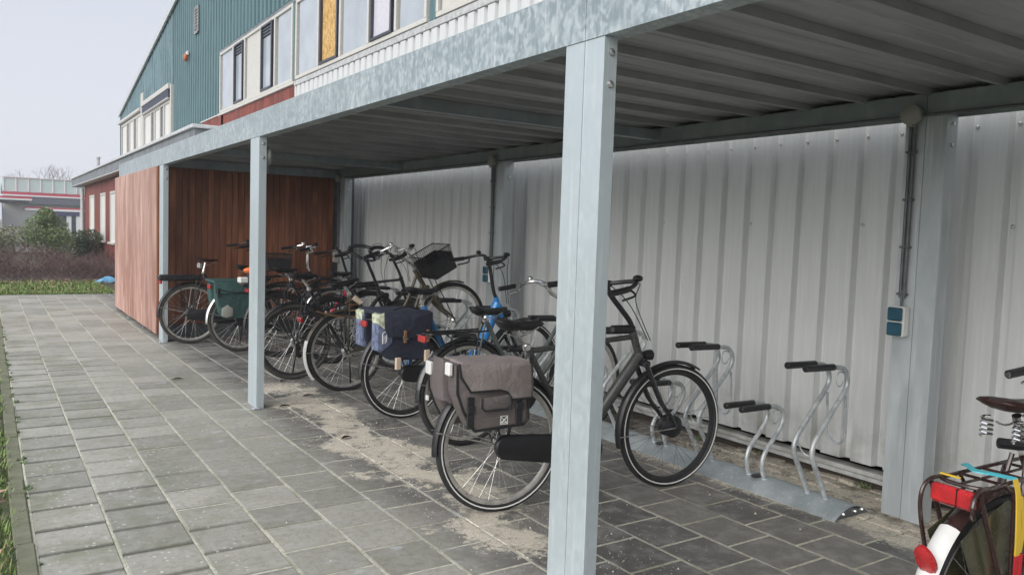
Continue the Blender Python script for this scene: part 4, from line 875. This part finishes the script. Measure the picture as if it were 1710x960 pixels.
MB().puff(fl, -.190, -.214, .008, 2).build('bag_flap', 'canvas_taupe_flap', p1); MB().tube([(a, -.213, b) for a, b in fl[:-1]], .006, 6).build('flap_piping', 'piping', p1)
pk = [(-.215, .635), (-.215, .59), (-.20, .575), (-.08, .578), (-.065, .60), (-.068, .64), (-.075, .645)]
MB().puff(pk, -.19, -.222, .010, 3).build('pocket', 'canvas_taupe', p1); MB().tube([(a, -.2215, b) for a, b in pk[:-1]], .005, 6).build('pocket_piping', 'piping', p1)
for x_ in (-.265, -.01): MB().box((x_-.017, -.205, .49), (x_+.017, -.194, .64), .003).box((x_-.02, -.214, .565), (x_+.02, -.203, .60), .004).build('buckle_strap', 'piping', p1)
m = MB().box((-.105, -.1985, .498), (-.065, -.1955, .502)).box((-.105, -.1985, .536), (-.065, -.1955, .540)).box((-.105, -.1985, .502), (-.101, -.1955, .536)).box((-.069, -.1985, .502), (-.065, -.1955, .536))
m.tube([(-.10, -.197, .505), (-.07, -.197, .533)], .0025, 4).tube([(-.07, -.197, .505), (-.10, -.197, .533)], .0025, 4).tube([(-.10, -.197, .506), (-.07, -.197, .506)], .002, 4); m.build('emblem', 'white_plastic', p1, smooth=False)
MB().box((-.362, -.16, .735), (-.340, -.11, .795), .005).box((-.36, .08, .70), (-.338, .14, .765), .005).build('reflective_patch', 'white_plastic', p1); MB().box((-.345, .14, .56), (-.334, .165, .585), .002).build('size_tag', 'white_plastic', p1)
MB().puff([(-.355, .70), (-.345, .60), (-.30, .58), (-.28, .78), (-.35, .80)], -.07, .07, .01, 2).build('bag_gusset', 'canvas_taupe', p1)
p3 = local(b3, 'pannier', label='navy double pannier with denim sides and leather buckle straps on the blue bicycle', cat='pannier')
nb = [(-.295, .81), (-.30, .62), (-.27, .53), (-.20, .475), (.07, .465), (.10, .50), (.105, .70), (.09, .80)]
for s_ in (-1, 1):
    MB().puff(nb, s_*.075, s_*.20, .02).build('bag_side', 'canvas_navy', p3, ang=50)
    MB().puff([(-.31, .78), (-.31, .55), (-.285, .535), (-.20, .60), (-.20, .66), (-.25, .80)], s_*.085, s_*.207, .008, 2).build('bag_print', 'canvas_denim', p3)
    MB().puff([(-.313, .80), (-.311, .74), (-.22, .66), (-.21, .70), (-.27, .82)], s_*.09, s_*.21, .006, 2).build('bag_print', 'canvas_print', p3)
MB().puff([(-.27, .82), (-.265, .70), (-.24, .645), (.07, .625), (.112, .66), (.112, .81), (.09, .825)], -.19, -.222, .01, 2).build('bag_flap', 'canvas_navy', p3)
MB().puff([(-.29, .795), (.10, .795), (.10, .822), (-.29, .822)], -.205, .205, .01, 2).build('bag_top', 'canvas_navy', p3)
for x_ in (-.11, .07): MB().box((x_-.012, -.232, .60), (x_+.012, -.221, .69), .003).build('leather_strap', 'leather_tan', p3); MB().tube([(x_-.02, -.236, .655), (x_-.02, -.236, .63), (x_+.02, -.236, .63)], .0035, 5).build('buckle', 'steel', p3)
MB().tube(bez([(-.15, -.1, .823), (-.05, -.11, .85), (.06, -.1, .823)], 4), .006, 6).build('carry_handle', 'piping', p3)
for x_, z_ in ((-.155, .455), (.075, .50)): MB().box((x_-.022, -.225, z_-.045), (x_+.018, -.2, z_+.04), .004).build('leather_tab', 'tag', p3)
MB().box((-.02, -.2245, .652), (.02, -.222, .658)).build('name_strip', 'steel', p3)
m = MB().tube([(-.278, -.209, .60), (-.278, -.209, .67), (-.262, -.209, .685), (-.247, -.209, .67), (-.247, -.209, .61)], .003, 4).tube([(-.268, -.209, .60), (-.268, -.209, .655), (-.257, -.209, .655), (-.257, -.209, .60)], .002, 4).build('bag_motif', 'stripe', p3)
p7 = local(b7, 'pannier', label='worn dark green double pannier on the far bicycle left of the middle post', cat='pannier')
ng = [(-.31, .76), (-.31, .62), (-.27, .45), (-.22, .39), (.02, .38), (.06, .45), (.10, .62), (.10, .76)]
for s_ in (-1, 1): MB().puff(ng, s_*.075, s_*.20, .03).build('bag_side', 'canvas_green', p7, ang=50); MB().puff([(-.25, .50), (-.25, .42), (-.20, .40), (-.13, .42), (-.13, .50), (-.19, .54)], s_*.19, s_*.209, .008, 2).build('worn_patch', 'box_grey', p7)
MB().puff([(-.33, .78), (-.32, .66), (.10, .66), (.115, .78)], -.19, -.215, .01, 2).build('bag_flap', 'canvas_green', p7)
MB().puff([(-.33, .775), (.11, .775), (.11, .80), (-.33, .80)], -.20, .20, .01, 2).build('bag_top', 'canvas_green', p7); MB().tube(bez([(-.30, -.21, .72), (-.2, -.222, .685), (-.05, -.222, .67), (.1, -.21, .69)], 4), .005, 5).box((-.30, -.226, .62), (-.28, -.212, .72), .003).build('closing_strap', 'piping', p7)
ob = local(b6, 'carrier_bag', label='orange rounded bag on the carrier of a black bicycle, behind the middle front post', cat='bag')
MB().ellipsoid((-.25, .0, .93), (.125, .07, .04), 14, 8).build('bag_body', 'amber', ob); MB().box((-.42, -.05, .80), (-.33, .05, .86), .01).build('white_box', 'white_plastic', ob); MB().box((-.40, -.07, .765), (-.12, .07, .80), .01).box((-.33, -.06, .80), (-.15, .06, .89), .02).build('bag_base', 'black_matte', ob)
# cream chain lock wound round the seat tube of the bronze bicycle
lk = local(b4, 'chain_lock', label='tan cord lock wound round the seat post of the bronze bicycle', cat='lock')
P = [(.13+.045*cos(k*.7), .035*sin(k*.7), .78-.006*k) for k in range(30)]+[(.03, -.06, .66), (-.08, -.065, .70), (-.2, -.07, .765)]
MB().tube(bez(P, 2), .007, 6).build('cord', 'leather_tan', lk); MB().tube([(.15, -.05, .80), (.20, -.06, .74)], .024, 10).build('lock_body', 'tag', lk)
# leaning cloth bag seen between the bronze and the blue bicycles: far pannier of the navy pair shows there already

# ================================================================= BACKGROUND PLANTS
def foliage(m, c, R_, n, size, flat=1.):
    for k in range(n):
        while True:
            p = Vector((random.uniform(-1, 1), random.uniform(-1, 1), random.uniform(-1, 1)))
            if p.length < 1: break
        p = p*(p.length**-.35 if p.length > .1 else 1)
        if p.length > 1.08: continue
        q = Vector((c[0]+p.x*R_[0], c[1]+p.y*R_[1], c[2]+p.z*R_[2])); a = Vector((random.gauss(0, 1), random.gauss(0, 1), random.gauss(0, .7))).normalized(); b = a.orthogonal().normalized(); b.rotate(Matrix.Rotation(random.uniform(0, 6.28), 3, a)); s_ = size*random.uniform(.5, 1.3)
        k0 = len(m.v); m.v += [q-a*s_, q+b*s_*.3, q+a*s_, q-b*s_*.3]; m.f.append((k0, k0+1, k0+2, k0+3)); m.a.append(min(1, max(0, random.random()*.6+.4*(p.z*.5+.5))))
def bush(name, clumps, mat, n, size, label, cat='bush', stem=True, loc=None):
    c0 = loc or (clumps[0][0][0], clumps[0][0][1], 0); t = empty(name, c0, label=label, cat=cat); m = MB(); m.a = []
    for (c, R_) in clumps: foliage(m, (c[0]-c0[0], c[1]-c0[1], c[2]), R_, int(n/len(clumps)), size)
    m.build('leaves', mat, t, smooth=False, fix=False)
    m = MB()
    for (c, R_) in clumps: m.tube([(0, 0, -.05), ((c[0]-c0[0])*.6, (c[1]-c0[1])*.6, c[2]*.6), (c[0]-c0[0], c[1]-c0[1], c[2]+R_[2]*.3)], [.04, .025, .01], 5)
    m.build('stems', 'bark', t); return t
random.seed(11)
bush('evergreen_bush', [((1.42, 25.6, .75), (.45, .5, .65)), ((1.65, 25.8, 1.0), (.36, .4, .5)), ((1.2, 25.7, 1.05), (.36, .4, .45)), ((1.75, 25.5, .75), (.35, .4, .45)), ((1.4, 25.6, 1.42), (.25, .3, .3))], 'leaf_green', 8000, .042, 'bright green feathery evergreen bush behind the bare hedge', loc=(1.42, 25.7, 0))
bush('dark_hedge', [((2.3, 26.8, .6), (.35, .5, .5)), ((2.6, 26.9, .7), (.4, .5, .45)), ((2.7, 27.2, .5), (.5, .5, .5))], 'leaf_dark', 5000, .045, 'clipped dark green hedge against the corner of the annex')
bush('olive_shrub', [((.35, 24.6, .6), (.3, .4, .45)), ((.0, 24.3, .7), (.4, .5, .45)), ((-.6, 24.5, .75), (.6, .5, .4))], 'leaf_dull', 3500, .045, 'dull olive shrub left of the green bush at the edge of the bed')
bush('far_yellow_shrub', [((.9, 36, .65), (.9, .8, .45)), ((1.9, 36.4, .7), (.7, .8, .5)), ((-.6, 36.5, .6), (.8, .8, .45))], 'leaf_dull', 4000, .08, 'yellowish shrubs beyond the bed in front of the road')
# bare purple-brown hedge
m = MB(); m.a = []
for k in range(15000):
    x = random.uniform(-5, 2.85); y = random.uniform(20.5, 23.4); H = (.42+.30*sin(x*1.3+1)*.35+.14*sin(x*3.7+y)+.10*(y-20.5)); z = random.uniform(0, H*.8); a = random.uniform(0, 6.28); l = random.uniform(.12, .3); t = random.uniform(.25, .9)
    d = Vector((cos(a)*cos(t*1.3), sin(a)*cos(t*1.3), sin(t*1.3)))*l; wv = d.cross(Vector((random.random(), random.random(), .1))).normalized()*random.uniform(.003, .006)
    p = Vector((x, y, z)); b = len(m.v); m.v += [p-wv, p+wv, p+d+wv*.4, p+d-wv*.4]; m.f.append((b, b+1, b+2, b+3)); m.a.append(random.random())
tag(m.build('bare_hedge', 'twig', smooth=False, fix=False), 'low purple-brown leafless hedge behind the lawn', 'hedge', kind='stuff')
bagb = empty('plastic_bag', (2.32, 20.2, -.03), label='crumpled light blue plastic bag lying by the hedge', cat='bag')
MB().quadstrip([[(.22*cos(a)*s_*(1+.3*sin(3*a+s_*4)), .12*sin(a)*s_, z+.03*sin(5*a)*s_) for a in [2*pi*j/14 for j in range(14)]] for s_, z in ((.7, 0), (1, .03), (.8, .09), (.35, .14), (.05, .16))]).build('bag_body', 'bag_blue', bagb, ang=20)
def tree(x, y, h, label):
    t = empty('bare_tree', (x, y, 0), label=label, cat='tree', group='leafless trees behind the filling station')
    m = MB(); tw = MB()
    def grow(p, d, l, rr, dep):
        q = p+d*l; (m if dep < 2 else tw).tube([p, p.lerp(q, .5)+Vector((random.gauss(0, .03), random.gauss(0, .03), 0))*l, q], [rr, rr*.85, rr*.65], 5, caps=False)
        if dep >= 6: return
        for k in range(3 if dep < 4 else 2):
            e = Vector((random.gauss(0, 1), random.gauss(0, 1), random.gauss(.35, .5))).normalized(); grow(q, (d*1.1+e*.85).normalized(), l*random.uniform(.62, .82), rr*.58, dep+1)
    grow(Vector((0, 0, 0)), Vector((0, 0, 1)), h*.28, h*.018, 0); m.build('trunk', 'bark', t, fix=False); tw.build('twigs', 'bark', t, fix=False)
for (x, y, h, lb) in ((3.4, 112, 8.0, 'leafless tree rising over the middle of the station roof'), (7.2, 118, 9.0, 'leafless tree half hidden by the roof edge of the annex')): tree(x, y, h, lb)

# ================================================================= FILLING STATION
gs = empty('filling_station', (4, 90, 0), label='distant filling station with pale green glazed upper storey and red and white stripes', cat='building')
def G(m, name, mat, **k): return B(m, name, mat, gs, **k)
YG = 90
G(MB().box((1.35, YG, 4.15), (14, YG+12, 5.5)), 'upper_storey', 'glass_block')
for i in range(9): G(MB().box((1.40+i*1.02, YG-.08, 4.2), (1.48+i*1.02, YG-.0, 5.55), .01), 'mullion', 'canopy_white')
G(MB().box((1.3, YG-.12, 5.5), (14, YG+.0, 5.56)), 'parapet', 'canopy_white')
G(MB().box((1.3, YG-.7, 3.88), (14, YG-.02, 4.10)), 'red_band', 'canopy_red'); G(MB().box((1.3, YG-.69, 3.73), (14, YG-.02, 3.878)), 'white_band', 'canopy_white'); G(MB().box((1.4, YG-.6, 3.05), (14, YG+8, 3.728)), 'shade_band', 'canopy_dark')
G(MB().box((1.4, YG+.5, -.1), (14, YG+8, 3.04)), 'shop_front', 'blind'); G(MB().box((4.8, YG+.3, .0), (9.5, YG+.48, 2.4)), 'shop_window', 'pane_dark')
G(MB().box((-8, YG-9, 3.35), (3.4, YG-2, 3.50)), 'canopy', 'canopy_red'); G(MB().box((-8, YG-8.98, 3.2), (3.4, YG-2, 3.348)), 'canopy', 'canopy_white'); G(MB().box((-7.8, YG-8.6, 3.0), (3.2, YG-2.2, 3.19)), 'canopy', 'canopy_dark')
G(MB().box((2.9, YG-8, 2.55), (7.2, YG-4, 2.68)), 'side_canopy', 'canopy_red'); G(MB().box((2.9, YG-8, 2.36), (7.2, YG-4, 2.548)), 'side_canopy', 'canopy_white'); G(MB().box((4.2, YG-7.9, 2.0), (7.1, YG-4, 2.355)), 'side_canopy', 'navy')
for x in (6.3, 7.05): G(MB().box((x-.18, YG-7.8, -.1), (x+.18, YG-7.4, 2.35)), 'pillar', 'canopy_white')
G(MB().box((-8, YG-2, -.1), (1.0, YG+3, 2.95)), 'side_building', 'canopy_white'); G(MB().box((-8, YG-2.05, 1.6), (.3, YG-2.01, 2.5)), 'blue_sign', 'navy'); G(MB().box((-6, YG+2, 2.96), (1.1, YG+8, 5.0)), 'rear_block', 'zinc_trim')
gs.location.z -= .3
for (a, b, y_) in ((-8, 6, 38.2), (-8, 6, 41.5)): tag(MB().box((a, y_, -.049), (b, y_+.5, .05), .02).build('kerb', 'concrete'), kind='structure')
# ================================================================= HAZE
hz = MB().box((-410, -110, -1.2), (410, 610, 13)).mesh('haze', 'black', smooth=False); hm = bpy.data.materials.new('air'); hm.use_nodes = True; ht = hm.node_tree; ht.nodes.clear()
vo = ht.nodes.new('ShaderNodeVolumePrincipled'); vo.inputs['Density'].default_value = .0018; vo.inputs['Color'].default_value = (.9, .92, 1, 1); oo = ht.nodes.new('ShaderNodeOutputMaterial'); ht.links.new(vo.outputs[0], oo.inputs['Volume'])
hz.materials.clear(); hz.materials.append(hm); tag(link('haze', hz), kind='stuff')
print('objects', len(bpy.data.objects), 'tris', sum(len(o.data.polygons) for o in bpy.data.objects if o.type == 'MESH'))
